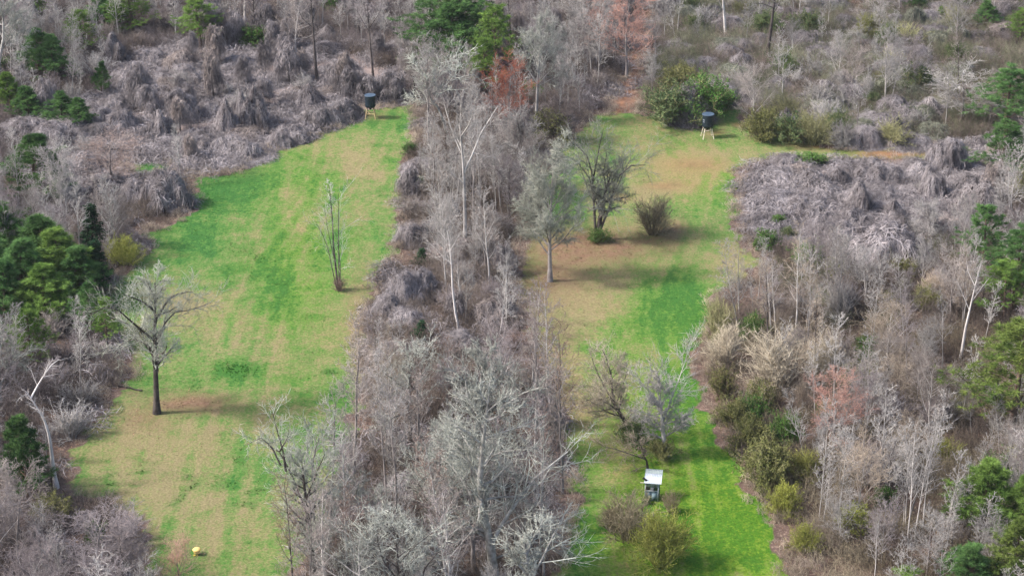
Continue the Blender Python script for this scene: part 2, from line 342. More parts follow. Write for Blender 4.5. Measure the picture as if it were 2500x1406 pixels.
def bare_tree(seed, H=10., r0=.14, form='slender', twig=1.0, lean=(0, 0), trunk=None, limbs=None, tw=.015, split=False, reach=1.0, n1=None, keep_all=False):
    """returns (trunk mesh, crown mesh, [limb meshes]); base at the origin"""
    rng = np.random.RandomState(seed)
    if trunk is None:
        pts, rad = stems(rng, np.zeros((1, 3)), np.array([[lean[0], lean[1], 1.]]), np.array([H*1.0]), np.array([r0]), 9, {'slender': .035, 'oak': .10, 'round': .05, 'fan': .05}[form], .05, .12)
    else:
        pts = resample(trunk, 10)[None]; rad = r0*np.linspace(1, .15, 10)[None]
    pts[:, 0, 2] -= .15; rad[:, 0] *= 1.45
    if form == 'slender': a = dict(n=22, start=.32, ln=.24, ang=48, angv=10, segs=5, wig=.10, trop=.09, rf=.42, shape=(1.15, .45))
    elif form == 'round': a = dict(n=24, start=.22, ln=.40, ang=58, angv=12, segs=5, wig=.09, trop=.10, rf=.45, shape=(1.1, .55))
    elif form == 'fan': a = dict(n=18, start=.16, ln=.62, ang=42, angv=9, segs=5, wig=.07, trop=.06, rf=.5, shape=(1.1, .5))
    else: a = dict(n=13, start=.28, ln=.55, ang=56, angv=13, segs=6, wig=.17, trop=.06, rf=.62, shape=(1.05, .5))
    a['ln'] *= reach; a['n'] = n1 or a['n']
    p1, r1, l1 = spawn(rng, pts, rad, None, **a)
    if limbs is not None:
        q = np.stack([resample(l[0], a['segs']+1) for l in limbs]); qr = np.stack([l[1]*np.linspace(1, .25, a['segs']+1) for l in limbs])
        keep = np.arange(len(p1))[0 if keep_all else len(p1)//2:]
        p1 = np.concatenate([q, p1[keep]]); r1 = np.concatenate([qr, r1[keep]]); l1 = np.arange(len(p1))
    def sp(pp, rr, ll, **k):
        N = len(pp); p, r, _ = spawn(rng, pp, rr, None, **k); return p, r, np.repeat(ll, len(p)//N)
    n2 = {'slender': 6, 'oak': 10, 'round': 10, 'fan': 11}[form]
    p2, r2, l2 = sp(p1, r1, l1, n=n2, start=.2, ln=.42, ang=42, angv=14, segs=3, wig=.14, trop=.05, rf=.5, rmin=tw*1.3, shape=(1.2, .7))
    p3, r3, l3 = sp(p2, r2, l2, n=max(3, int(5*twig)), start=.15, ln=.52, ang=40, angv=15, segs=2, wig=.18, trop=.04, rf=.55, rmin=tw)
    p4, r4, l4 = sp(p3, r3, l3, n=max(2, int(3*twig)), start=.2, ln=.55, ang=38, angv=16, segs=1, wig=.2, trop=.03, rf=.7, rmin=tw*.8)
    k0 = rng.rand(len(p4)) < .9
    tm = MB(); put(tm, pts, rad, 8); lims = []
    if split:
        for j in range(len(p1)):
            m = MB(); put(m, p1[j:j+1], r1[j:j+1], 6); lims.append(m.mesh('limb'))
    else: put(tm, p1, r1, 5)
    cm = MB(); put(cm, p2, r2, 3); put(cm, p3, r3, 3); put(cm, p4[k0], r4[k0], 0)
    return tm.mesh('trunk'), cm.mesh('crown'), lims

def tufts(mb, rng, C, D, n, ln, wd, spread=.9):
    N = len(C); c = np.repeat(C, n, 0); d = norm(np.repeat(D, n, 0)*.55 + rng.normal(0, spread, (N*n, 3)) + np.array([0, 0, .25]))
    L = ln*rng.uniform(.6, 1.2, N*n)[:, None]
    s = norm(np.cross(d, rng.normal(0, 1, (N*n, 3))))*wd
    V = np.stack([c-s, c+s, c+d*L], 1)
    mb.add(V, None, np.arange(N*n*3).reshape(-1, 3))
def pine(seed, H=10., form='young', tn=9):
    rng = np.random.RandomState(seed)
    pts, rad = stems(rng, np.zeros((1, 3)), np.array([[0, 0, 1.]]), np.array([H]), np.array([.017*H]), 8, .02, .05, .12)
    pts[:, 0, 2] -= .15
    a = {'young': dict(n=62, start=.14, ln=.27, shape=(1.25, .12)), 'old': dict(n=48, start=.36, ln=.30, shape=(1.1, .5)), 'tall': dict(n=60, start=.24, ln=.25, shape=(1.35, .28))}[form]
    p1, r1, _ = spawn(rng, pts, rad, None, ang=66, angv=10, segs=4, wig=.10, trop=.11, rf=.35, rmin=.018, **a)
    p2, r2, _ = spawn(rng, p1, r1, None, n=6, start=.25, ln=.46, ang=44, angv=14, segs=2, wig=.12, trop=.12, rf=.6, rmin=.012, shape=(1.2, .6))
    tm = MB(); put(tm, pts, rad, 8); put(tm, p1, r1, 4)
    cm = MB(); 
    d2 = norm(p2[:, 2]-p2[:, 1])
    for f in (0, .2, .4, .6, .8):
        tufts(cm, rng, p2[:, 2]*(1-f)+p2[:, 1]*f + rng.normal(0, .05, d2.shape), d2, int(tn*1.3), .36, .017)
    d1 = norm(p1[:, 4]-p1[:, 3]); tufts(cm, rng, p1[:, 4], d1, int(tn*2), .42, .018); tufts(cm, rng, p1[:, 3], d1, int(tn*1.9), .38, .018)
    tp = pts[0, -1][None]; tufts(cm, rng, np.repeat(tp, 4, 0)-np.array([[0, 0, .12]])*np.arange(4)[:, None], np.array([[0, 0, 1.]]*4), 14, .45, .035)
    return tm.mesh('trunk'), cm.mesh('crown')
def cedar(seed, H=6.):
    rng = np.random.RandomState(seed)
    pts, rad = stems(rng, np.zeros((1, 3)), np.array([[0, 0, 1.]]), np.array([H]), np.array([.10]), 6, .02, .05, .1)
    p1, r1, _ = spawn(rng, pts, rad, None, n=70, start=.06, ln=.24, ang=58, angv=10, segs=3, wig=.1, trop=.18, rf=.3, shape=(1.25, .1))
    tm = MB(); put(tm, pts, rad, 7); put(tm, p1, r1, 3); cm = MB()
    for k in (1, 2, 3):
        d = norm(p1[:, k]-p1[:, k-1])
        for j in range(3): tufts(cm, rng, p1[:, k]+rng.normal(0, .12, d.shape), d, 9, .3, .05)
    return tm.mesh('trunk'), cm.mesh('crown')

def shrub(seed, Rr=1.6, H=2.6, n=38, spread=52, leaves=0, lsize=.07, tw=.014, trop=.02, droop=False):
    """stems fanning from one foot; returns (stems mesh, leaves mesh or None); about 2*Rr wide and H tall"""
    rng = np.random.RandomState(seed)
    th = np.radians(np.abs(rng.normal(0, spread*.62, n))).clip(0, 1.35); az = rng.rand(n)*6.283
    D = np.stack([np.sin(th)*np.cos(az), np.sin(th)*np.sin(az), np.cos(th)], 1)
    L = 1/np.sqrt((np.sin(th)/Rr)**2 + (np.cos(th)/H)**2)*rng.uniform(.7, 1.05, n)
    P = np.stack([np.cos(az), np.sin(az), np.zeros(n)], 1)*rng.rand(n, 1)*.35*Rr*.6; P[:, 2] = -.06
    p0, r0 = stems(rng, P, D, L, rng.uniform(.02, .04, n), 5, .08, -.08 if droop else trop, .35)
    p1, r1, _ = spawn(rng, p0, r0, None, n=7, start=.25, ln=.42, ang=32, angv=12, segs=3, wig=.14, trop=-.10 if droop else .03, rf=.6, rmin=tw*1.2, shape=(1.1, .6))
    p2, r2, _ = spawn(rng, p1, r1, None, n=5, start=.15, ln=.5, ang=38, angv=15, segs=1, wig=.2, trop=-.05 if droop else .02, rf=.7, rmin=tw)
    m = MB(); put(m, p0, r0, 4); put(m, p1, r1, 3); put(m, p2, r2, 0)
    lm = None
    if leaves:
        src = np.concatenate([p2[:, 1], p2.mean(1), p1[:, 2], p1[:, 3]])
        c = src[rng.randint(0, len(src), leaves)] + rng.normal(0, .06, (leaves, 3))
        c = c[(c[:, 2] > .15)]; k = len(c)
        a = norm(rng.normal(0, 1, (k, 3)))*lsize*rng.uniform(.6, 1.3, k)[:, None]; b = norm(np.cross(a, rng.normal(0, 1, (k, 3))))*lsize*.5
        lb = MB(); lb.add(np.stack([c-a, c+b, c+a, c-b], 1), np.arange(k*4).reshape(-1, 4)); lm = lb.mesh('leaves')
    return m.mesh('stems'), lm

def mound(seed, Rr=2., H=2., form='dome', n=1300, wd=.018, lump=.25):
    """shrubs smothered by dry vines that flow down their slopes; returns (core mesh, strands mesh)"""
    rng = np.random.RandomState(seed); vn = VNoise(seed+100, 64); vf = VNoise(seed+200, 64)
    nb = {'dome': 4, 'hump': 6, 'spire': 4, 'drape': 4}[form]; bumps = []
    for k in range(nb):
        a, d = rng.rand()*6.28, (0 if k == 0 else rng.uniform(.35, .75)*Rr)
        hk = 1 if k == 0 else rng.uniform(.35, .8) if form != 'hump' else rng.uniform(.6, 1)
        rk = Rr*((.95 if form in ('dome', 'drape') else .8 if form == 'spire' else .55) if k == 0 else rng.uniform(.35, .6))
        pw = {'dome': 2.0, 'hump': 1.8, 'spire': .85 if k == 0 else 1.7, 'drape': 3.2}[form]
        bumps.append((d*np.cos(a), d*np.sin(a), rk, hk*H, pw, rng.uniform(.75, 1.3), rng.rand()*6.28))
    def surf(x, y):
        wx = x + .35*(fbm(vn, x*1.1+20, y*1.1+20, 3)-.5)*2; wy = y + .35*(fbm(vn, x*1.1+50, y*1.1+20, 3)-.5)*2
        z = np.zeros_like(x)
        for bx, by, rk, hk, pw, asp, rot in bumps:
            u, v = wx-bx, wy-by; c, s_ = np.cos(rot), np.sin(rot); u, v = (u*c+v*s_)*asp, (-u*s_+v*c)/asp
            q = np.hypot(u, v)/rk; th = np.arctan2(v, u)
            q = q*(1+.10*np.sin(5*th+rot*3)+.07*np.sin(9*th+rot))
            b = hk*np.clip(1-q**pw, 0, 1)**.8
            z = np.sqrt(z*z+b*b) if pw < 1 else np.maximum(z, b) + .12*np.minimum(z, b)
        q = np.hypot(x, y)/Rr
        z = z + 1.5*lump*(fbm(vf, x*1.1+9, y*1.1+9, 4)-.45)*np.clip(1.5-q, 0, 1)*(H**.5)
        return np.where(q > 1.25, -.1, np.maximum(z, .03))
    m = MB(); A = 26; g = np.linspace(-1.2*Rr, 1.2*Rr, A); X, Y = np.meshgrid(g, g, indexing='ij'); x, y = X.ravel(), Y.ravel()
    z = surf(x, y); z = np.where(z > .25, z-.10, z-.25)
    i, j = np.meshgrid(np.arange(A-1), np.arange(A-1), indexing='ij'); Q = np.stack([i*A+j, (i+1)*A+j, (i+1)*A+j+1, i*A+j+1], -1).reshape(-1, 4)
    keep = (z[Q] > .0).any(1); m.add(np.stack([x, y, z], 1), Q[keep])
    s = MB(); K = 7
    def run(n, step, down, off, wd):
        a, d = rng.rand(n)*6.28, Rr*1.12*np.sqrt(rng.rand(n)); x, y = d*np.cos(a), d*np.sin(a)
        ang = rng.rand(n)*6.28; st = rng.uniform(.5, 1.5, n)*step/K; P = []; NN = []; e = .06; jit = rng.normal(0, .35, n)
        o = off*np.abs(rng.normal(0, 1, n))+.02
        for k in range(K):
            z = surf(x, y); gx = (surf(x+e, y)-z)/e; gy = (surf(x, y+e)-z)/e; gl = np.hypot(gx, gy)+1e-6
            nn = norm(np.stack([-gx, -gy, np.ones(n)], 1)); lift = o*(.3+np.sin(np.pi*k/(K-1)))
            P.append(np.stack([x, y, np.maximum(z, -.02)], 1)+nn*lift[:, None]); NN.append(nn)
            w_ = np.clip(gl*1.2, 0, 1)*down; ang = ang+rng.normal(0, .45, n)
            dx = w_*(-gx/gl)+(1-w_)*np.cos(ang); dy = w_*(-gy/gl)+(1-w_)*np.sin(ang); dl = np.hypot(dx, dy)+1e-6
            hstep = st/np.sqrt(1+(gl*np.clip(w_, 0, 1))**2)
            x = x+dx/dl*hstep + jit*.02; y = y+dy/dl*hstep + jit*.02*np.sign(np.sin(ang))
        PT = np.stack(P, 1); NM = np.stack(NN, 1)
        s.ribbons(PT, wd*rng.uniform(.5, 1.5, n), norm(NM+rng.normal(0, .45, NM.shape)))
    run(n, 1.1, .62, .07, wd); run(n, .9, .15, .12, wd*.9); run(n//4, 1.2, .4, .32, wd*.8)
    return m.mesh('core'), s.mesh('strands')

def veil(seed, H=6.):
    """a small tree curtained by dry hanging vines; returns (trunk, crown, vines)"""
    rng = np.random.RandomState(seed)
    pts, rad = stems(rng, np.zeros((1, 3)), np.array([[rng.normal(0, .1), 0, 1.]]), np.array([H]), np.array([.13]), 7, .06, .05, .2); pts[:, 0, 2] -= .15
    p1, r1, _ = spawn(rng, pts, rad, None, n=16, start=.3, ln=.36, ang=60, angv=14, segs=4, wig=.14, trop=-.02, rf=.45, shape=(1, .5))
    p2, r2, _ = spawn(rng, p1, r1, None, n=6, start=.2, ln=.45, ang=45, angv=15, segs=2, wig=.18, trop=-.08, rf=.5, rmin=.014)
    p3, r3, _ = spawn(rng, p2, r2, None, n=5, start=.1, ln=.6, ang=40, angv=15, segs=1, wig=.2, trop=-.05, rf=.6, rmin=.011)
    tm = MB(); put(tm, pts, rad, 7); put(tm, p1, r1, 4); cm = MB(); put(cm, p2, r2, 3); put(cm, p3, r3, 0)
    src = np.concatenate([p1[:, 1:].reshape(-1, 3), p2.reshape(-1, 3), p3[:, 1]])
    n, K_ = 1500, 6; a = src[rng.randint(0, len(src), n)]+rng.normal(0, .12, (n, 3)); L = np.minimum(rng.uniform(.3, .95, n)*a[:, 2], rng.uniform(.5, 3.4, n))
    t = np.linspace(0, 1, K_)[None, :, None]; bow = rng.normal(0, .22, (n, 1, 2)); out = norm(a[:, :2]+1e-3)[:, None]*.16
    P = np.repeat(a[:, None], K_, 1); P[..., :2] += (bow*np.sin(t*3.1)+out*t*L[:, None, None]) + rng.normal(0, .035, (n, K_, 2)); P[..., 2] -= (t*L[:, None, None])[..., 0]
    vm = MB(); vm.ribbons(P, .018*rng.uniform(.5, 1.5, n), norm(rng.normal(0, 1, P.shape)*np.array([1, 1, .3])))
    n = 500; a = src[rng.randint(0, len(src), n)]; ang = rng.rand(n)*6.28; L = rng.uniform(.4, 1.3, n); t = np.linspace(-.5, .5, K_)[None]
    P = np.stack([a[:, 0:1]+np.cos(ang)[:, None]*L[:, None]*t, a[:, 1:2]+np.sin(ang)[:, None]*L[:, None]*t, a[:, 2:3]+.25-(2*t)**2*L[:, None]*.45], -1)+rng.normal(0, .03, (n, K_, 3))
    vm.ribbons(P, .018*rng.uniform(.5, 1.5, n), norm(rng.normal(0, .6, P.shape)+np.array([0, 0, 1.])))
    return tm.mesh('trunk'), cm.mesh('crown'), vm.mesh('vines')

def brush_mesh(seed, w=1.3, n=46, h=(.5, 1.6), tw=.011, flat=.35):
    rng = np.random.RandomState(seed)
    P = np.concatenate([rng.uniform(-w, w, (n, 2)), np.full((n, 1), -.05)], 1)
    D = np.concatenate([rng.normal(0, flat, (n, 2)), np.ones((n, 1))], 1)
    p0, r0 = stems(rng, P, D, rng.uniform(h[0], h[1], n), rng.uniform(.012, .02, n), 3, .16, 0, .5)
    p1, r1, _ = spawn(rng, p0, r0, None, n=5, start=.2, ln=.5, ang=38, angv=15, segs=2, wig=.2, trop=.03, rf=.8, rmin=tw)
    p2, r2, _ = spawn(rng, p1, r1, None, n=3, start=.2, ln=.5, ang=40, angv=15, segs=1, wig=.2, trop=0, rf=.8, rmin=tw*.9)
    m = MB(); put(m, p0, r0, 3); put(m, p1, r1, 0); put(m, p2, r2, 0)
    return m.mesh('brush')
def tangle_mesh(seed, w=1.2, n=170, h=.5, wd=.02):
    rng = np.random.RandomState(seed); K = 5
    c = rng.uniform(-w, w, (n, 2)); a = rng.rand(n)*6.28; L = rng.uniform(.4, 1.5, n)
    t = np.linspace(-.5, .5, K)[None]; cv = rng.normal(0, .5, (n, 1))
    ang = a[:, None]+cv*t*2
    X = c[:, 0:1]+np.cumsum(np.cos(ang)*L[:, None]/K, 1); Y = c[:, 1:2]+np.cumsum(np.sin(ang)*L[:, None]/K, 1)
    Z = (rng.rand(n, 1)**1.3*h)*(1-(2*t)**2*rng.rand(n, 1))*np.exp(-(X**2+Y**2)/(1.6*w*w)) + .02
    P = np.stack([X, Y, Z], -1); nn = norm(rng.normal(0, .5, P.shape)+np.array([0, 0, 1.]))
    m = MB(); m.ribbons(P, wd*rng.uniform(.5, 1.4, n), nn); return m.mesh('tangle')


# ================================================================== THE GROUND
def ground():
    st = .42
    xs = np.arange(-108, 108.01, st); ys = np.arange(88, 335, st)
    X, Y = np.meshgrid(xs, ys, indexing='ij'); x, y = X.ravel(), Y.ravel()
    z = terrain(x, y)
    me_, g, lu, li, so, ye = cover(x, y)
    vn = np.maximum(inpoly(x, y, VINE_L), inpoly(x, y, VINE_R))*1.0
    V = np.stack([x, y, z], 1); nx, ny = len(xs), len(ys)
    i, j = np.meshgrid(np.arange(nx-1), np.arange(ny-1), indexing='ij')
    Q = np.stack([i*ny+j, (i+1)*ny+j, (i+1)*ny+j+1, i*ny+j+1], -1).reshape(-1, 4)
    n0 = len(V); B = 3000.
    ex = np.array([[-B, -B, 0], [B, -B, 0], [B, B, 0], [-B, B, 0]])
    cidx = [0, (nx-1)*ny, nx*ny-1, ny-1]
    Q2 = np.array([[n0, n0+1, cidx[1], cidx[0]], [n0+1, n0+2, cidx[2], cidx[1]], [n0+2, n0+3, cidx[3], cidx[2]], [n0+3, n0, cidx[0], cidx[3]]])
    me = mesh_np('ground', np.concatenate([V, ex]), np.concatenate([Q, Q2]))
    c1 = np.concatenate([np.stack([me_, g, lu, li], 1), np.zeros((4, 4))]); c2 = np.concatenate([np.stack([so, ye, vn, np.ones_like(so)], 1), np.zeros((4, 4))])
    for nm, c in (('cover', c1), ('cover2', c2)):
        a = me.attributes.new(nm, 'FLOAT_COLOR', 'POINT'); a.data.foreach_set('color', c.astype(np.float32).ravel())
    o = link('ground', me, MATS['ground']); tag(o, 'meadow grass, leaf litter and bare track of the clearing floor', kind='structure')
    del o['label']
def ground_mat():
    m = bpy.data.materials.new('ground'); m.use_nodes = True; MATS['ground'] = m
    t = m.node_tree; n = t.nodes; L = t.links; b = n['Principled BSDF']
    b.inputs['Roughness'].default_value = .95; b.inputs['Specular IOR Level'].default_value = .08
    def att(nm):
        a = n.new('ShaderNodeAttribute'); a.attribute_name = nm; s = n.new('ShaderNodeSeparateColor'); L.new(a.outputs['Color'], s.inputs[0]); return a, s
    A, a1 = att('cover'); B_, a2 = att('cover2')
    geo = n.new('ShaderNodeNewGeometry')
    def noise(sc, det=4, stretch=None, rough=.6):
        no = n.new('ShaderNodeTexNoise'); no.inputs['Scale'].default_value = sc; no.inputs['Detail'].default_value = det; no.inputs['Roughness'].default_value = rough
        if stretch:
            mp = n.new('ShaderNodeMapping'); mp.inputs['Scale'].default_value = stretch[:3]; mp.inputs['Rotation'].default_value = (0, 0, stretch[3]); L.new(geo.outputs['Position'], mp.inputs[0]); L.new(mp.outputs[0], no.inputs['Vector'])
        else: L.new(geo.outputs['Position'], no.inputs['Vector'])
        return no.outputs['Fac']
    def math_(op, x, y=None, clamp=False):
        q = n.new('ShaderNodeMath'); q.operation = op; q.use_clamp = clamp
        for k, v in enumerate((x, y)):
            if v is None: continue
            if isinstance(v, (int, float)): q.inputs[k].default_value = v
            else: L.new(v, q.inputs[k])
        return q.outputs[0]
    def ramp(f, stops):
        r = n.new('ShaderNodeValToRGB'); e = r.color_ramp.elements
        while len(e) < len(stops): e.new(.5)
        for k, (p, c) in enumerate(stops): e[k].position = p; e[k].color = tuple(c)+(1,)
        L.new(f, r.inputs[0]); return r.outputs[0]
    def mix(f, x, y):
        q = n.new('ShaderNodeMix'); q.data_type = 'RGBA'; L.new(f, q.inputs[0]); L.new(x, q.inputs[6]); L.new(y, q.inputs[7]); return q.outputs[2]
    fine = noise(3.6, 6, None, .8); mid = noise(.9, 4); streak = noise(1.0, 5, (2.2, .5, 1, -.15), .7)
    gg = math_('ADD', a1.outputs[1], math_('ADD', math_('MULTIPLY', math_('SUBTRACT', fine, .5), 1.7), math_('MULTIPLY', math_('SUBTRACT', streak, .5), 1.0)))
    clump = noise(1.7, 5, None, .8); gg = math_('ADD', gg, math_('MULTIPLY', math_('SUBTRACT', clump, .5), 1.3))
    cool = ramp(gg, [(.0, (.215, .185, .098)), (.22, (.180, .185, .078)), (.45, (.128, .180, .058)), (.70, (.075, .170, .036)), (1.0, (.034, .115, .026))])
    warm = ramp(gg, [(.0, (.240, .190, .082)), (.22, (.185, .188, .058)), (.45, (.150, .195, .048)), (.70, (.128, .210, .020)), (1.0, (.052, .140, .012))])
    grass = mix(a2.outputs[1], cool, warm)
    sp = noise(5.5, 3, None, .7); hv = n.new('ShaderNodeHueSaturation'); L.new(grass, hv.inputs['Color']); spm = n.new('ShaderNodeMapRange'); spm.inputs[1].default_value = .3; spm.inputs[2].default_value = .7; spm.inputs[3].default_value = .62; spm.inputs[4].default_value = 1.28
    L.new(sp, spm.inputs[0]); L.new(spm.outputs[0], hv.inputs['Value']); grass = hv.outputs[0]
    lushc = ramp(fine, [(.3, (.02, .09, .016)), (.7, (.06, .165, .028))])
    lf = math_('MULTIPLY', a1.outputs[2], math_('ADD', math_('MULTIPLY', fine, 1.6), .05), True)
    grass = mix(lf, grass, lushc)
    litc = ramp(fine, [(.3, (.11, .06, .04)), (.5, (.19, .115, .075)), (.7, (.26, .18, .125))])
    lt = math_('MULTIPLY', A.outputs['Alpha'], math_('ADD', math_('MULTIPLY', mid, 1.2), .25), True)
    grass = mix(lt, grass, litc)
    floor = ramp(mid, [(.3, (.075, .05, .042)), (.55, (.13, .09, .075)), (.75, (.19, .135, .10))])
    floor = mix(math_('GREATER_THAN', fine, .56), floor, ramp(mid, [(.3, (.17, .125, .10)), (.7, (.27, .20, .16))]))
    straw = ramp(fine, [(.3, (.12, .09, .085)), (.52, (.25, .20, .185)), (.7, (.36, .30, .28))])
    floor = mix(a2.outputs[2], floor, straw)
    edge = math_('ADD', a1.outputs[0], math_('MULTIPLY', math_('SUBTRACT', fine, .5), .9))
    ef = n.new('ShaderNodeMapRange'); ef.inputs[1].default_value = .35; ef.inputs[2].default_value = .65; L.new(edge, ef.inputs[0])
    c = mix(ef.outputs[0], floor, grass)
    soilc = ramp(mid, [(.3, (.13, .066, .043)), (.7, (.29, .15, .085))])
    sf = math_('MULTIPLY', a2.outputs[0], math_('ADD', math_('MULTIPLY', fine, 1.3), .3), True)
    c = mix(sf, c, soilc)
    L.new(c, b.inputs['Base Color'])
    bp = n.new('ShaderNodeBump'); bp.inputs['Strength'].default_value = .8; bp.inputs['Distance'].default_value = .12
    L.new(fine, bp.inputs['Height']); L.new(bp.outputs[0], b.inputs['Normal'])
ground_mat(); ground()

def frame_points(n, seed, mx=230, my0=-120, my1=2050):
    """random points on the ground spread evenly in metres over the seen part of the place"""
    r = np.random.RandomState(seed); out = []
    x = r.uniform(-95, 95, n*4); y = r.uniform(92, 312, n*4); px, py = proj(x, y)
    k = (px > -mx) & (px < 2500+mx) & (py > my0) & (py < my1)
    return x[k], y[k]

# ------------------------------------------------------------------ grass tufts of the two meadows (uncountable)
def grass():
    x, y = frame_points(190000, 5, 60, -10, 1480)
    me_, g, lu, li, so, ye = cover(x, y)
    r = np.random.RandomState(9)
    k = (me_ > .55) & (so < .4) & (r.rand(len(x)) < .05+.12*g+.9*lu)
    x, y, g, lu, li, so, ye, me_ = [q[k] for q in (x, y, g, lu, li, so, ye, me_)]
    N = len(x); z = terrain(x, y); B = 3
    h = (.02+.04*r.rand(N)+.09*lu)
    c = np.repeat(np.stack([x, y, z], 1), B, 0) + np.concatenate([r.normal(0, .06, (N*B, 2)), np.zeros((N*B, 1))], 1)
    a = r.rand(N*B)*6.28; wd = .035*r.uniform(.6, 1.4, N*B); s = np.stack([np.cos(a)*wd, np.sin(a)*wd, 0*a], 1)
    tip = c + np.concatenate([r.normal(0, .05, (N*B, 2)), np.repeat(h, B)[:, None]], 1)
    V = np.stack([c-s, c+s, tip], 1).reshape(-1, 3)
    me = mesh_np('grass', V, None, np.arange(len(V)).reshape(-1, 3))
    rep = lambda q: np.repeat(q, B*3)
    j = rep(r.uniform(-.12, .12, N))
    for nm, cc in (('cover', (rep(me_*0+1), np.clip(rep(g)+j, 0, 1), rep(lu), rep(li))), ('cover2', (rep(so), rep(ye), rep(so*0), rep(so*0+1)))):
        at = me.attributes.new(nm, 'FLOAT_COLOR', 'POINT'); at.data.foreach_set('color', np.stack(cc, 1).astype(np.float32).ravel())
    o = link('grass', me, MATS['ground']); tag(o, 'short green and straw coloured grass tufts growing on the two clearings', 'grass', kind='stuff')
grass()
def leaf_litter():
    x, y = frame_points(150000, 15, 30, -10, 1450); me_, g, lu, li, so, ye = cover(x, y); r = np.random.RandomState(19)
    k = (r.rand(len(x)) < li*.9*me_) | ((me_ < .5) & (r.rand(len(x)) < .25)); x, y = x[k], y[k]; N = len(x)
    c = np.stack([x, y, terrain(x, y)+.03], 1); a = r.normal(0, 1, (N, 3)); a[:, 2] *= .4; a = norm(a)*.07*r.uniform(.6, 1.4, N)[:, None]; b = norm(np.cross(a, r.normal(0, .3, (N, 3))+np.array([0, 0, 1.])))*.045
    o = link('leaf_litter', mesh_np('leaf_litter', np.stack([c-a, c+b, c+a, c-b], 1).reshape(-1, 3), np.arange(N*4).reshape(-1, 4)), 'dead_leaf'); tag(o, 'dead brown leaves lying under the trees and along the meadow edges', 'leaves', kind='stuff')
mat('dead_leaf', (.13,.075,.045), (.29,.19,.12), scale=1.5, isl=.5)

# ------------------------------------------------------------------ brush that nobody could count
def instances(name, label, cat, meshes, material, x, y, sc, seed, zoff=0.0):
    coll = bpy.data.collections.new(name + '_kinds')
    for k, me in enumerate(meshes):
        me.materials.append(MATS[material]); o = bpy.data.objects.new(name + '_kind', me); coll.objects.link(o)
    n = len(x); r = np.random.RandomState(seed)
    pm = bpy.data.meshes.new(name); pm.vertices.add(n)
    pm.vertices.foreach_set('co', np.stack([x, y, terrain(x, y)+zoff], 1).astype(np.float32).ravel())
    a = pm.attributes.new('size', 'FLOAT', 'POINT'); a.data.foreach_set('value', np.asarray(sc, np.float32))
    a = pm.attributes.new('turn', 'FLOAT_VECTOR', 'POINT'); a.data.foreach_set('vector', np.stack([r.normal(0, .08, n), r.normal(0, .08, n), r.rand(n)*6.28], 1).astype(np.float32).ravel())
    ob = link(name, pm); tag(ob, label, cat, kind='stuff')
    ng = bpy.data.node_groups.new(name, 'GeometryNodeTree')
    ng.interface.new_socket('Geometry', in_out='INPUT', socket_type='NodeSocketGeometry'); ng.interface.new_socket('Geometry', in_out='OUTPUT', socket_type='NodeSocketGeometry')
    gi = ng.nodes.new('NodeGroupInput'); go = ng.nodes.new('NodeGroupOutput'); ip = ng.nodes.new('GeometryNodeInstanceOnPoints'); ci = ng.nodes.new('GeometryNodeCollectionInfo')
    ci.inputs['Collection'].default_value = coll; ci.inputs['Separate Children'].default_value = True; ci.inputs['Reset Children'].default_value = True
    ip.inputs['Pick Instance'].default_value = True
    s1 = ng.nodes.new('GeometryNodeInputNamedAttribute'); s1.data_type = 'FLOAT'; s1.inputs['Name'].default_value = 'size'
    s2 = ng.nodes.new('GeometryNodeInputNamedAttribute'); s2.data_type = 'FLOAT_VECTOR'; s2.inputs['Name'].default_value = 'turn'
    L = ng.links
    L.new(gi.outputs[0], ip.inputs['Points']); L.new(ci.outputs[0], ip.inputs['Instance'])
    L.new(s1.outputs['Attribute'], ip.inputs['Scale']); L.new(s2.outputs['Attribute'], ip.inputs['Rotation']); L.new(ip.outputs[0], go.inputs[0])
    md = ob.modifiers.new('spread', 'NODES'); md.node_group = ng
    return ob

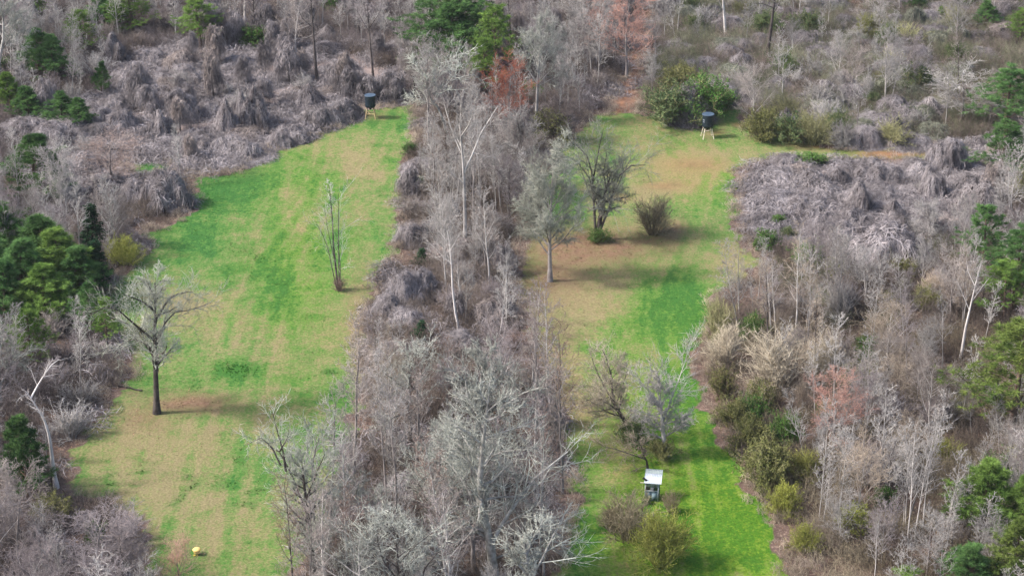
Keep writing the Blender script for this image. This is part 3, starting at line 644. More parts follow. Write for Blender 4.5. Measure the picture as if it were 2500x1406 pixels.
def zones(x, y):
    z = {}
    z['vine'] = inpoly(x, y, VINE_L) | inpoly(x, y, VINE_R)
    z['vineL'] = inpoly(x, y, VINE_L); z['vineR'] = inpoly(x, y, VINE_R)
    z['center'] = inpoly(x, y, CENTER); z['left'] = inpoly(x, y, LEFTW); z['right'] = inpoly(x, y, RIGHTW); z['green'] = inpoly(x, y, GREENR) & ~z['vine']
    z['top'] = inpoly(x, y, TOPM) & ~z['vine']
    return z
def open_dist(x, y):                    # distance from the open ground, negative inside it
    return -np.maximum.reduce([sdist(x, y, MEADOW_L), sdist(x, y, MEADOW_R), sdist(x, y, PATCH_L), sdist(x, y, TRACK)])
BR = [brush_mesh(k, h=(.5, 1.7)) for k in (11, 12, 13)]
def copies(ms): return [m.copy() for m in ms]
TG = [tangle_mesh(k, n=260, h=.95) for k in (21, 22, 23, 24)]
def undergrowth():
    x, y = frame_points(4200, 31); od = open_dist(x, y); z = zones(x, y); px, py = proj(x, y); r = np.random.RandomState(4)
    k = (od > .6) & ~z['vine']
    n = fbm(N1, x*.07+3, y*.07, 3); u = r.rand(len(x))
    sc = r.uniform(.7, 1.25, len(x))*np.clip(.45+od*.18, .45, 1)
    warm = (z['right'] & (py > 820) & (u < .65))
    olive = z['green'] & (u < .55) | z['right'] & (n > .56) & (u < .5) & ~warm
    mauve = (z['left'] | z['top']) & (u < .6) & ~olive
    pink = k & ~warm & ~olive & ~mauve
    for nm, lab, ms, mt, q in (('brush', 'pinkish grey leafless brush filling the wood between the trees', BR, 'brush_pink', pink), ('brush', 'tan leafless brush under the trees of the right wood', copies(BR), 'brush_tan', warm & k),
                               ('brush', 'olive tinged brush on the slope at the upper right', copies(BR), 'brush_olive', olive & k), ('brush', 'dull mauve brush of the left and far woods', copies(BR), 'brush_mauve', mauve & k)):
        instances(nm, lab, 'brush', ms, mt, x[q], y[q], sc[q], 3)
    x, y = frame_points(3600, 32); od = open_dist(x, y); z = zones(x, y); r = np.random.RandomState(8)
    k = (od > .1) & (z['vine'] | (z['center'] & (r.rand(len(x)) < .3)) | (z['left'] & (r.rand(len(x)) < .25)) | (z['top'] & (r.rand(len(x)) < .45)))
    q = k & (r.rand(len(x)) < .72)
    instances('vine_tangle', 'mat of dry pale vines sprawling over the ground between the mounds', 'vines', TG, 'vine_pale', x[q], y[q], r.uniform(.7, 1.5, q.sum()), 5)
    q = k & ~q
    instances('vine_tangle', 'tan mat of dry vines trailing along the meadow edge', 'vines', copies(TG), 'vine_tan', x[q], y[q], r.uniform(.7, 1.4, q.sum()), 6)
    # low litter stalks just at the meadow edge
    x, y = frame_points(16000, 33); od = open_dist(x, y); r = np.random.RandomState(18)
    q = (od > -.9*r.rand(len(x))) & (od < 1.3)
    instances('edge_stalks', 'dead brown stalks and weeds along the edge of the clearing', 'weeds', [brush_mesh(k, w=.5, n=12, h=(.2, .7), tw=.009, flat=.5) for k in (41, 42)], 'twig_tan', x[q], y[q], r.uniform(.5, 1.1, q.sum()), 7)
undergrowth()

# ------------------------------------------------------------------ the thin air haze
def haze():
    q = MB(); q.box((0, 0, 38.5), (6200, 6200, 81)); me = q.mesh('haze'); o = link('haze', me); o['kind'] = 'stuff'; o['label'] = 'thin pale air haze over the clearing and woods'; o['category'] = 'haze'
    m = bpy.data.materials.new('haze'); m.use_nodes = True; n = m.node_tree.nodes; n.remove(n['Principled BSDF'])
    v = n.new('ShaderNodeVolumePrincipled'); v.inputs['Color'].default_value = (.86, .91, 1, 1); v.inputs['Density'].default_value = HAZE
    m.node_tree.links.new(v.outputs[0], n['Material Output'].inputs['Volume']); me.materials.append(m)
HAZE = .00006
haze()

leaf_litter()
# ================================================================== KINDS OF PLANT
def dims(parts):
    co = []
    for nm, me, _ in parts:
        if me is None: continue
        a = np.zeros(len(me.vertices)*3, np.float32); me.vertices.foreach_get('co', a); co.append(a.reshape(-1, 3))
    co = np.concatenate(co); return np.percentile(co[:, 2], 99.7), 2*np.percentile(np.hypot(co[:, 0], co[:, 1]), 96)
class Kind:
    def __init__(s, parts): s.parts = [p for p in parts if p[1] is not None]; s.H, s.W = dims(s.parts)
def T(seed, bark, twigm, **k):
    t, c, _ = bare_tree(seed, **k); return Kind([('trunk', t, bark), ('crown', c, twigm)])
K = {}
K['slim'] = [T(100+i, 'bark_grey', 'twig_grey', H=12, r0=.11+.02*(i % 3), form='slender', lean=((i-2)*.02, .01)) for i in range(5)]
K['whip'] = [T(120+i, 'bark_pale', 'twig_grey', H=11, r0=.10, form='slender', twig=.7) for i in range(3)]
K['round'] = [T(130+i, 'bark_grey', 'twig_grey', H=9.5, r0=.14, form='round', twig=1.25) for i in range(4)]
K['fan'] = [T(140+i, 'bark_pale', 'twig_grey', H=9.5, r0=.13, form='fan', twig=1.2) for i in range(3)]
K['oak'] = [T(150+i, 'bark_grey', 'twig_lichen', H=12, r0=.24, form='oak', twig=1.35, tw=.02) for i in range(4)]
def P(seed, m, **k):
    t, c = pine(seed, **k); return Kind([('trunk', t, 'bark_pine'), ('crown', c, m)])
K['pine'] = [P(200+i, 'needle_dark', H=9, form='young', tn=10) for i in range(4)]
K['tallpine'] = [P(210+i, 'needle_mid', H=12, form='tall', tn=9) for i in range(3)]
K['oldpine'] = [P(220+i, 'needle_olive', H=13, form='old', tn=10) for i in range(2)]
c_ = cedar(230); K['cedar'] = [Kind([('trunk', c_[0], 'bark_dark'), ('crown', c_[1], 'cedar_green')])]
def Sh(seed, sm, lm=None, **k):
    s, l = shrub(seed, **k); return Kind([('stems', s, sm), ('leaves', l, lm)])
K['shrub'] = [Sh(300+i, 'twig_pink', n=40, Rr=1.6, H=2.6) for i in range(4)]
K['vase'] = [Sh(310+i, 'twig_straw', n=66, Rr=1.9, H=3.6, spread=46, trop=.05) for i in range(3)]
K['privet'] = [Sh(320+i, 'twig_olive', 'leaf_privet', n=40, Rr=2.0, H=2.6, spread=60, leaves=9500, lsize=.062) for i in range(3)]
K['greenbush'] = [Sh(330+i, 'twig_brown', 'leaf_green', n=34, Rr=1.5, H=2.2, spread=56, leaves=6500, lsize=.07) for i in range(2)]
K['yellowbush'] = [Sh(340+i, 'twig_yellow', 'leaf_yellow', n=70, Rr=2.0, H=2.6, spread=56, leaves=4200, lsize=.05) for i in range(2)]
K['mop'] = [Sh(350+i, 'twig_grey', n=46, Rr=1.9, H=2.6, spread=58, droop=True) for i in range(3)]
def Mo(seed, sm='vine_pale', **k):
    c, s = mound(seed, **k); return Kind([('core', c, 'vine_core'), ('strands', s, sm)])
K['spire'] = [Mo(400+i, Rr=2.1, H=3.4, form='spire', n=1300, lump=.5) for i in range(4)]
K['dome'] = [Mo(410+i, Rr=2.2, H=2.2, form='dome', n=1700, lump=.5) for i in range(5)]
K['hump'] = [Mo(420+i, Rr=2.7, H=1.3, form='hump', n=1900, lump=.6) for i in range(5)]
K['veil'] = []
for i in range(4):
    a_, b_, c_ = veil(440+i, H=5.5); K['veil'].append(Kind([('trunk', a_, 'bark_dark'), ('crown', b_, 'twig_mauve'), ('vines', c_, 'vine_pale')]))
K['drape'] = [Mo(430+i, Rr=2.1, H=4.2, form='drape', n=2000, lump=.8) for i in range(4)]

def put_thing(name, kind, x, y, H, label, cat, group=None, W=None, rz=None, mats=None, rng=random, z=0.0):
    sz = H/kind.H; sx = sz if W is None else min(max(W/kind.W, sz*.45), sz*2.4)
    r = empty(name, (x, y, float(terrain(x, y))+z), rng.random()*6.283 if rz is None else rz, (sx, sx, sz))
    tag(r, label, cat, group)
    for k, (nm, me, m) in enumerate(kind.parts):
        link(nm, me, (mats or {}).get(nm, m), r)
    return r
KEEP = [(1180,140,1300,290,330), (1105,240,1175,560,590), (1090,600,1128,800,812), (925,880,990,1240,1275), (1280,70,1370,250,300), (1010,150,1150,300,345), (80,885,165,1180,1190), (2335,640,2392,860,880), (1868,0,1885,130,140), (762,0,782,200,205),
    (898,0,915,150,190), (270,650,400,900,1008), (880,230,930,295,300), (60,870,100,1000,1010), (0,20,80,150,215), (1410,320,1560,560,585), (1290,400,1400,640,684), (170,1080,400,1225,1235), (360,1230,640,1395,1400), (850,540,965,735,748), (890,640,1010,770,790), (1190,1130,1390,1330,1420), (1095,860,1320,1010,1112)]
STRICT = {(k[0], k[1]) for k in KEEP}
USED = []                                # ground points already taken, with a radius
def at_px(kind, bx, by, ty, wpx, name, label, cat, group=None, rz=None, mats=None, v=None):
    x, y = G(bx, by); ks = K[kind]; kd = ks[(len(USED) if v is None else v) % len(ks)]
    H = max(.6, z_at(y, ty)); W = None if wpx is None else wpx*mpp(bx, by)*(1.35 if 'pine' in kind else 1.5 if kind in ('spire', 'hump', 'dome') else 1.2 if kind in ('round', 'cedar') else 1.0)
    if name in ('vine_mound', 'shrub', 'bush'):            # low wide things: the far rim shows above the top
        H = max(.5, H*.86)
    USED.append((x, y, max(1.2, (W or H*.3)*.35)))
    hw = (wpx or 60)*.36; KEEP.append((bx-hw, ty, bx+hw, ty+(by-ty)*(.85 if 'pine' in kind else .72), by))
    return put_thing(name, kd, x, y, H, label, cat, group, W, rz, mats)

# ================================================================== SINGLE TREES OF THE CLEARING
def hero(bx, by, r0, trunk_px, limbs_px, name, label, cat, bark, twigm, form='oak', seed=1, twig=1.3, tw=.018, depth=.35, zoff=0.0, reach=.6, n1=None):
    """a tree whose trunk and main limbs follow its outline where it stands"""
    x, y = G(bx, by); m = mpp(bx, by); rng = np.random.RandomState(seed)
    def pt(p, d): return (((p[0]-bx)*m), d, z_at(y, p[1]))
    tr = [(0, 0, 0)] + [pt(p, 0) for p in trunk_px[1:]]
    lm = []
    for pl, r in limbs_px:
        d = rng.normal(0, depth); n = len(pl)
        lm.append(([pt(p, d*k*1.6) for k, p in enumerate(pl)], r))
    H = tr[-1][2]
    t, c, ls = bare_tree(seed, H=H, r0=r0, form=form, twig=twig, tw=tw, trunk=tr, limbs=lm, split=True, reach=reach, n1=n1, keep_all=n1 is not None)
    r = empty(name, (x, y, float(terrain(x, y))+zoff)); tag(r, label, cat)
    link('trunk', t, bark, r); link('crown', c, twigm, r)
    for l in ls[:len(lm)+6]: link('limb', l, bark, r)
    if len(ls) > len(lm)+6:
        V = []; Q = []; n = 0
        for l in ls[len(lm)+6:]:
            a = np.zeros(len(l.vertices)*3, np.float32); l.vertices.foreach_get('co', a); f = np.zeros(len(l.loops), np.int32); l.loops.foreach_get('vertex_index', f)
            V.append(a.reshape(-1, 3)); Q.append(f.reshape(-1, 4)+n); n += len(l.vertices)
        link('small_limbs', mesh_np('small_limbs', np.concatenate(V), np.concatenate(Q)), bark, r)['kind'] = 'stuff'
    USED.append((x, y, 2.0)); return r

hero(383, 1008, .27, [(383,1008),(388,900),(392,830),(397,760),(401,712),(402,690)],
     [([(389,880),(370,840),(345,828),(322,832),(300,850),(285,870)], .085), ([(391,832),(372,800),(350,765),(325,725),(300,708),(272,716)], .115),
      ([(391,835),(410,800),(438,772),(470,772),(500,768),(522,764)], .085), ([(394,790),(412,760),(432,738),(462,738),(478,745)], .10),
      ([(397,760),(380,725),(362,700),(345,678)], .10), ([(402,700),(420,680),(440,680)], .06), ([(399,735),(385,700),(370,675)], .07)],
     'oak_tree', 'large lone oak on the left meadow with dark trunk and pale lichened twigs', 'tree', 'bark_dark', 'twig_sage', seed=501, twig=1.7, tw=.015, reach=.62, n1=19)
hero(1460, 585, .30, [(1460,585),(1463,540),(1470,500),(1478,460),(1490,420)],
     [([(1455,580),(1450,520),(1446,460),(1440,400),(1425,370),(1400,350)], .17), ([(1446,470),(1436,430),(1405,385),(1380,368)], .09), ([(1470,500),(1500,480),(1520,440),(1540,410)], .12),
      ([(1445,440),(1455,390),(1462,350),(1470,322)], .10), ([(1465,560),(1488,500),(1495,460),(1510,420),(1545,390),(1570,395)], .14), ([(1478,460),(1470,420),(1478,370)], .08)],
     'oak_tree', 'forked dark oak with a lichened top on the right meadow beside a round bush', 'tree', 'bark_dark', 'twig_sage', seed=502, twig=2.1, tw=.017, reach=.8, n1=17)
hero(1343, 684, .22, [(1343,684),(1342,640),(1341,580),(1343,520),(1346,450),(1348,400)],
     [([(1341,560),(1318,530),(1295,508),(1275,500)], .07), ([(1341,560),(1365,530),(1395,505),(1415,490)], .07), ([(1342,600),(1320,580),(1300,575),(1288,590)], .05), ([(1342,600),(1365,585),(1385,590)], .05), ([(1343,520),(1322,470),(1312,430)], .06), ([(1343,520),(1368,470),(1378,425)], .06)],
     'bare_tree', 'single grey round-crowned bare tree at the brown edge of the right meadow', 'tree', 'bark_grey', 'twig_sage', form='round', seed=503, twig=2.1, tw=.019, reach=.95, n1=26)
hero(1538, 1070, .22, [(1538,1070),(1532,1040),(1518,1015),(1500,990),(1492,955),(1488,900)],
     [([(1518,1015),(1495,985),(1465,965),(1440,958),(1418,962)], .09), ([(1500,990),(1475,950),(1452,915),(1440,880)], .08), ([(1495,970),(1490,920),(1478,870),(1465,840)], .08), ([(1510,1000),(1515,950),(1522,910),(1530,880)], .06), ([(1525,1030),(1500,1022),(1475,1024),(1455,1018)], .04)],
     'bare_tree', 'dark trunked tree leaning left over the right meadow above the small shelter', 'tree', 'bark_dark', 'twig_straw', form='round', seed=504, twig=1.9, tw=.016, reach=1.1, n1=14)
hero(1625, 1110, .24, [(1625,1110),(1618,1060),(1612,1010),(1606,975),(1600,950)],
     [([(1606,990),(1590,960),(1565,930),(1545,905)], .07), ([(1615,1030),(1635,980),(1652,940),(1668,900),(1676,880)], .08), ([(1606,985),(1608,940),(1600,905),(1590,880)], .06), ([(1618,1070),(1640,1040),(1655,1010)], .05), ([(1616,1020),(1575,1000),(1545,985)], .04)],
     'bare_tree', 'pale vine-hung tree with whitish upswept branches above the small shelter', 'tree', 'bark_pale', 'twig_grey', form='round', seed=505, twig=1.9, tw=.017, reach=1.1, n1=18)
hero(1582, 1150, .12, [(1582,1150),(1578,1125),(1570,1110),(1566,1095)],
     [([(1575,1120),(1540,1105),(1500,1088),(1470,1078),(1452,1062)], .05), ([(1575,1120),(1548,1118),(1520,1130)], .04), ([(1570,1105),(1560,1075),(1540,1055)], .04), ([(1580,1135),(1540,1150),(1500,1165)], .03)],
     'fallen_tree', 'tangled broken tree sprawling to the left just behind the small shelter', 'tree', 'bark_dark', 'twig_tan', form='round', seed=506, twig=1.8, tw=.014)
hero(826, 708, .11, [(826,708),(822,660),(818,600),(818,540),(815,480),(812,452)],
     [([(828,706),(830,640),(832,560),(834,500),(835,470)], .07), ([(822,706),(810,650),(800,600),(785,575),(772,555)], .06), ([(830,706),(834,650),(832,600),(826,560)], .05), ([(820,640),(806,560),(800,500)], .04)],
     'bare_tree', 'clump of thin dark leafless stems standing alone in the left meadow', 'tree', 'bark_dark', 'twig_grey', form='slender', seed=507, twig=1.3, tw=.010, depth=.12)
hero(138, 1190, .20, [(138,1190),(134,1130),(134,1085),(130,1040),(116,1005),(100,975),(88,955)],
     [([(98,972),(112,950),(130,925),(148,905),(162,900)], .08), ([(135,918),(148,890),(155,882)], .04), ([(92,962),(80,958),(74,962)], .04)],
     'dead_snag', 'bleached white dead trunk, crooked and nearly branchless, by the lower left wood', 'tree', 'bark_white', 'bark_white', form='slender', seed=508, twig=.3, tw=.006)
BIG = dict(name='oak_tree', cat='tree', bark='bark_lichen', twigm='twig_lichen', form='oak')
hero(1205, 1420, .38, [(1205,1420),(1203,1370),(1196,1310),(1178,1240),(1172,1190),(1178,1100),(1188,1020),(1196,960)],
     [([(1198,1330),(1225,1280),(1262,1235),(1300,1190),(1345,1160),(1385,1135)], .17), ([(1230,1275),(1270,1245),(1310,1245),(1350,1268),(1372,1270)], .08), ([(1176,1215),(1220,1215),(1262,1222),(1300,1200)], .09),
      ([(1180,1140),(1210,1090),(1260,1072),(1300,1060)], .08), ([(1178,1250),(1140,1200),(1110,1170),(1080,1160)], .12), ([(1174,1190),(1150,1130),(1120,1100),(1080,1090)], .10), ([(1184,1060),(1165,1010),(1150,980)], .06), ([(1190,1000),(1230,960),(1255,940)], .05), ([(1196,1310),(1160,1290),(1130,1262),(1085,1250)], .12), ([(1200,1360),(1260,1340),(1330,1330),(1390,1350)], .09)],
     label='biggest silvery oak with long pale limbs reaching right at the bottom centre', seed=511, twig=1.6, tw=.02, reach=.62, n1=14, **BIG)
hero(1133, 1112, .30, [(1133,1112),(1150,1080),(1165,1040),(1175,1000),(1172,950),(1180,900),(1190,860)],
     [([(1170,1010),(1150,985),(1130,965),(1120,950)], .10), ([(1160,1050),(1200,1000),(1225,960),(1240,900)], .13), ([(1200,1000),(1240,970),(1280,930),(1320,905)], .13), ([(1175,980),(1140,920),(1110,880),(1092,868)], .10), ([(1180,920),(1165,880),(1150,850)], .07), ([(1215,960),(1225,920),(1215,880)], .07)],
     label='leaning lichened oak in the centre strip with white limbs spreading to the right meadow', seed=512, twig=1.6, tw=.02, reach=.62, n1=13, **BIG)
hero(1052, 1250, .26, [(1052,1250),(1065,1220),(1075,1170),(1070,1110),(1060,1060)],
     [([(1072,1200),(1050,1170),(1030,1150),(1005,1140)], .10), ([(1072,1190),(1110,1150),(1150,1120)], .12), ([(1072,1130),(1040,1090),(1010,1075)], .09), ([(1068,1090),(1100,1050),(1130,1030)], .08)],
     label='pale lichened oak left of the biggest one in the lower centre strip', seed=513, twig=1.6, tw=.018, n1=14, **BIG)
hero(1010, 1470, .26, [(1010,1470),(1020,1420),(1030,1360),(1030,1300)],
     [([(1022,1410),(990,1350),(960,1310),(930,1290)], .12), ([(1028,1370),(1080,1330),(1110,1300)], .12), ([(1030,1330),(1000,1290),(985,1260)], .09), ([(1026,1390),(1060,1380),(1110,1390)], .08)],
     label='pale lichened oak whose crown fills the bottom edge left of centre', seed=514, twig=1.6, tw=.018, n1=14, **BIG)
hero(1280, 1500, .28, [(1280,1500),(1285,1440),(1290,1380),(1280,1320)],
     [([(1286,1430),(1330,1380),(1360,1350),(1380,1345)], .12), ([(1288,1400),(1250,1350),(1235,1310)], .10), ([(1285,1350),(1310,1300),(1330,1280)], .09)],
     label='grey oak along the bottom edge next to the right meadow', seed=515, twig=1.6, tw=.018, n1=14, **BIG)
hero(772, 1425, .26, [(772,1425),(768,1380),(762,1320),(758,1260),(755,1200),(752,1140)],
     [([(758,1250),(740,1215),(722,1170),(705,1140),(690,1120),(665,1115)], .11), ([(712,1150),(705,1110),(690,1060),(680,1030)], .09), ([(700,1135),(680,1090),(655,1070),(620,1090)], .07), ([(756,1220),(780,1160),(800,1110),(812,1080)], .08), ([(765,1350),(800,1300),(825,1260)], .08), ([(762,1310),(720,1280),(700,1240)], .07), ([(700,1100),(720,1060),(730,1030)], .06)],
     label='dark limbed tree with a pale lichened top at the bottom of the left meadow', seed=516, twig=1.6, tw=.015, reach=.6, n1=22, **dict(BIG, bark='bark_dark', twigm='twig_sage'))
hero(905, 1330, .18, [(905,1330),(902,1280),(893,1240),(872,1210),(850,1180)],
     [([(900,1270),(920,1230),(940,1190)], .07), ([(885,1230),(855,1215),(830,1212)], .06), ([(872,1210),(880,1170),(890,1130)], .06)],
     label='small crooked lichened oak beside the paired tall trunks in the centre strip', seed=517, twig=1.7, tw=.017, **BIG)
hero(1095, 345, .20, [(1095,345),(1085,300),(1070,262),(1050,240),(1045,190),(1040,160)],
     [([(1070,260),(1040,250),(1015,245),(995,250)], .09), ([(1048,220),(1075,180),(1100,150),(1130,130)], .09), ([(1048,200),(1020,165),(1005,150)], .08), ([(1060,250),(1095,200),(1130,185),(1160,180)], .08)],
     label='leaning tree with pale green lichened crown right of the left barrel feeder', seed=518, twig=1.4, tw=.022, **BIG)
hero(1135, 590, .20, [(1135,590),(1136,530),(1134,440),(1132,380),(1126,330),(1128,280),(1130,235)],
     [([(1134,420),(1155,380),(1175,330),(1195,300),(1215,270)], .11), ([(1132,380),(1110,340),(1095,300),(1085,270)], .08), ([(1130,330),(1150,290),(1160,250)], .07), ([(1135,450),(1110,420),(1090,400)], .05)],
     'bare_tree', 'tall white-barked forked tree rising in the upper centre strip', 'tree', 'bark_pale', 'twig_grey', form='slender', seed=521, twig=1.6, tw=.017)
hero(1122, 812, .12, [(1122,812),(1112,760),(1106,700),(1104,640),(1100,590),(1095,560)],
     [([(1101,600),(1085,575),(1072,565)], .04), ([(1102,610),(1118,580),(1128,560)], .04), ([(1104,640),(1080,625),(1062,630)], .03)],
     'bare_tree', 'slender curved tree with a smooth white trunk in the centre strip', 'tree', 'bark_white', 'twig_grey', form='slender', seed=522, twig=.7, tw=.010)
hero(2345, 880, .15, [(2345,880),(2350,800),(2358,740),(2366,680),(2372,640)],
     [([(2355,760),(2335,720),(2325,700)], .04), ([(2358,740),(2380,700),(2392,680)], .04), ([(2362,700),(2345,670),(2340,645)], .03)],
     'bare_tree', 'tall thin tree with straight white trunk at the right, between the pines', 'tree', 'bark_white', 'twig_grey', form='slender', seed=523, twig=.8, tw=.011)
hero(1872, 140, .27, [(1872,140),(1876,100),(1880,50),(1884,0),(1888,-60)],
     [([(1882,20),(1850,5),(1830,2)], .07), ([(1880,40),(1898,15),(1910,-10)], .07), ([(1883,10),(1915,10),(1930,30)], .05)],
     'bare_tree', 'dark straight trunk standing in the green slope at the top right', 'tree', 'bark_dark', 'twig_grey', form='slender', seed=524, twig=.7, tw=.012)
hero(1772, 95, .22, [(1772,95),(1768,60),(1762,10),(1758,-60)], [([(1764,30),(1750,0),(1740,-20)], .06)],
     'bare_tree', 'pale grey slanting trunk cut off by the top edge, left of the dark one', 'tree', 'bark_pale', 'twig_grey', form='slender', seed=525, twig=.6, tw=.012)
hero(911, 190, .15, [(911,190),(908,140),(905,90),(904,50),(900,-10)],
     [([(905,80),(888,50),(875,25)], .05), ([(905,70),(925,40),(938,15)], .05), ([(904,60),(895,20),(890,-15)], .05)],
     'bare_tree', 'slim dark bare tree on the vine bank above the left barrel feeder', 'tree', 'bark_dark', 'twig_mauve', form='slender', seed=526, twig=1.7, tw=.015)
hero(775, 205, .20, [(775,205),(772,150),(770,90),(768,30),(766,-40)],
     [([(770,70),(745,50),(735,30)], .06), ([(769,50),(785,20),(795,-10)], .05), ([(768,40),(755,0)], .05)],
     'bare_tree', 'dark trunk wrapped in hanging vines at the top of the left vine bank', 'tree', 'bark_dark', 'twig_mauve', form='slender', seed=527, twig=1.0, tw=.013)
hero(1308, 300, .19, [(1308,300),(1310,260),(1312,200),(1315,150),(1318,90),(1320,55)],
     [([(1312,205),(1285,160),(1272,130)], .06), ([(1312,205),(1345,165),(1370,140)], .06), ([(1314,180),(1295,120),(1285,80)], .06), ([(1314,180),(1338,120),(1352,85)], .06), ([(1312,210),(1350,190),(1385,180)], .05)],
     'bare_tree', 'silvery fan-shaped bare tree right of the orange budding tree', 'tree', 'bark_pale', 'twig_lichen', form='fan', seed=528, twig=1.7, tw=.017)
hero(-5, 1010, .26, [(-5,1010),(5,960),(0,900),(-10,850)],
     [([(4,950),(30,905),(55,880),(85,868)], .11), ([(2,930),(20,880),(25,840),(20,800)], .10), ([(0,900),(40,890),(70,890)], .06), ([(0,930),(-30,880)], .08)],
     label='pale lichened tree cut by the left edge above the white snag', seed=529, twig=1.6, tw=.02, **BIG)
hero(-10, 215, .28, [(-10,215),(5,150),(20,100),(25,50),(30,0)],
     [([(5,140),(40,90),(60,70),(85,55)], .10), ([(20,100),(0,50),(-10,10)], .09), ([(10,120),(50,110),(75,85)], .07), ([(22,80),(55,40),(60,10)], .07)],
     label='pale lichened tree in the top left corner', seed=530, twig=1.7, tw=.024, **BIG)

# ================================================================== TREES AND BUSHES SEEN ONE BY ONE
KINDNAME = {'pine': ('pine_tree', 'pine'), 'tallpine': ('pine_tree', 'pine'), 'oldpine': ('pine_tree', 'pine'), 'cedar': ('cedar_tree', 'cedar')}
DK = {'crown': 'needle_dark'}; MD = {'crown': 'needle_mid'}; OL = {'crown': 'needle_olive'}
GL = 'pines in the dense green clump at the left edge'
for k, bx, by, ty, wp, mt, lab, grp in [
    ('pine', 95, 195, 72, 80, DK, 'dark pine in the upper left wood, left one of a close pair', None),
    ('pine', 135, 205, 88, 85, DK, 'bluish pine in the upper left wood, right one of a close pair', None),
    ('pine', 248, 235, 152, 40, DK, 'small rounded young pine among vines in the upper left', None),
    ('tallpine', 205, 140, 22, 75, MD, 'yellow-green pine behind the close pair at the upper left', None),
    ('tallpine', 90, 55, -40, 90, MD, 'pine crossing the top edge near the left corner', None),
    ('pine', 262, 80, -25, 95, DK, 'dark pine at the top edge, left of two touching crowns', None),
    ('tallpine', 325, 90, -35, 110, MD, 'broad pine at the top edge, right of two touching crowns', None),
    ('tallpine', 490, 120, -5, 95, MD, 'pine with visible thin trunk at the top, above the vine bank', None),
    ('greenbush', 625, 110, 55, 90, None, 'broad green leafy bush in the vines at the top, right of the pine', None),
    ('pine', 28, 285, 178, 75, MD, 'leftmost of the row of pines at the left edge, near the top', None),
    ('pine', 75, 300, 215, 85, DK, 'low bluish pine second in the row at the left edge', None),
    ('pine', 152, 315, 222, 85, DK, 'pine standing before the grey vines, third in the row at the left', None),
    ('pine', 195, 325, 240, 60, DK, 'thin faded pine at the right end of the left row', None),
    ('pine', 88, 490, 325, 140, DK, 'large pine with trunk showing left of the reddish bush', None),
    ('pine', 30, 690, 498, 140, DK, 'highest pine of the dense clump at the left edge', GL), ('pine', 100, 715, 530, 150, DK, 'second highest pine of the dense left clump, right of the highest', GL), ('pine', 155, 735, 560, 140, MD, 'lighter pine on the right shoulder of the dense left clump', GL), ('pine', 60, 770, 590, 150, DK, 'dark pine in the middle of the dense left clump', GL),
    ('pine', 185, 745, 600, 120, DK, 'dark pine at the right end of the dense left clump beside the black cedar', GL), ('pine', 110, 800, 650, 120, MD, 'lighter pine low in front of the dense left clump', GL), ('pine', -20, 740, 560, 130, DK, 'pine of the left clump cut by the picture edge, upper one', GL), ('pine', 20, 800, 640, 120, DK, 'lowest dark pine of the left clump at the picture edge', GL),
    ('cedar', 228, 615, 495, 55, None, 'narrow dark evergreen column beside the yellow-green bush', None),
    ('cedar', 238, 700, 592, 60, None, 'nearly black cedar at the right end of the left pine clump', None),
    ('pine', 222, 820, 690, 85, DK, 'dense small pine just below the left pine clump', None),
    ('tallpine', 262, 850, 730, 60, MD, 'thin pale pine at the meadow edge left of the lone oak', None),
    ('tallpine', 78, 905, 752, 90, MD, 'slender pine with bare lower trunk left of the lone oak', None),
    ('pine', 72, 1215, 1012, 105, DK, 'lone dark pine with a bare brown trunk beside the white snag', None),
    ('cedar', 48, 1180, 1090, 50, None, 'dark low evergreen left of the lone pine near the snag', None),
    ('oldpine', 1068, 165, -25, 150, DK, 'big dark pine at the top centre, left of the two largest', None),
    ('tallpine', 1122, 175, -45, 170, DK, 'big dark pine at the top centre, right of the two largest', None),
    ('pine', 1098, 190, 12, 150, DK, 'low dark pine filling the front of the two biggest at the top centre', None),
    ('tallpine', 1215, 215, 8, 105, MD, 'bright green pine behind the orange budding tree', None),
    ('tallpine', 1185, 240, 90, 70, MD, 'smaller bright pine tucked between the big pines and the orange tree', None),
    ('pine', 2412, 70, 5, 55, DK, 'small pine in the grey wood at the top right corner', None),
    ('tallpine', 2490, 110, 20, 80, MD, 'pine cut by the right edge near the top corner', None),
    ('pine', 2297, 58, 18, 24, MD, 'tiny young pine in the grey wood at the top right', None),
    ('pine', 2235, 35, -20, 40, DK, 'little pine touching the top edge at the right', None),
    ('tallpine', 2455, 345, 168, 150, DK, 'wide dark pine over the vine bank at the right edge', None),
    ('tallpine', 2440, 470, 300, 110, DK, 'dark pine right of the vine bank below the wide one', None),
    ('tallpine', 2398, 690, 498, 105, DK, 'pine with a bushy top and thin trunk below the right vine bank', None),
    ('tallpine', 2475, 770, 560, 140, DK, 'tall dark pine at the right edge beside the white thin trunk', None),
    ('tallpine', 2450, 790, 640, 100, MD, 'pale green pine filling the foot of the tall right edge pine', None),
    ('tallpine', 2465, 1090, 775, 210, OL, 'largest pine, olive brown, at the right edge', None),
    ('pine', 2392, 1310, 1128, 150, MD, 'rounded bright green pine in the lower right wood', None),
    ('pine', 2485, 1330, 1160, 110, MD, 'pine touching the rounded bright one at the right edge', None),
    ('pine', 2348, 1450, 1322, 130, DK, 'dark pine crown rising from the bottom edge at the lower right', None),
    ('pine', 2475, 1450, 1265, 110, OL, 'yellow-green pine in the bottom right corner', None),
    ('tallpine', 2215, 1500, 1392, 110, MD, 'pine tip just above the bottom edge at the right', None)]:
    nm, ct = KINDNAME.get(k, ('bush', 'bush'))
    at_px(k, bx, by, ty, wp, nm, lab, ct, grp, mats=mt)

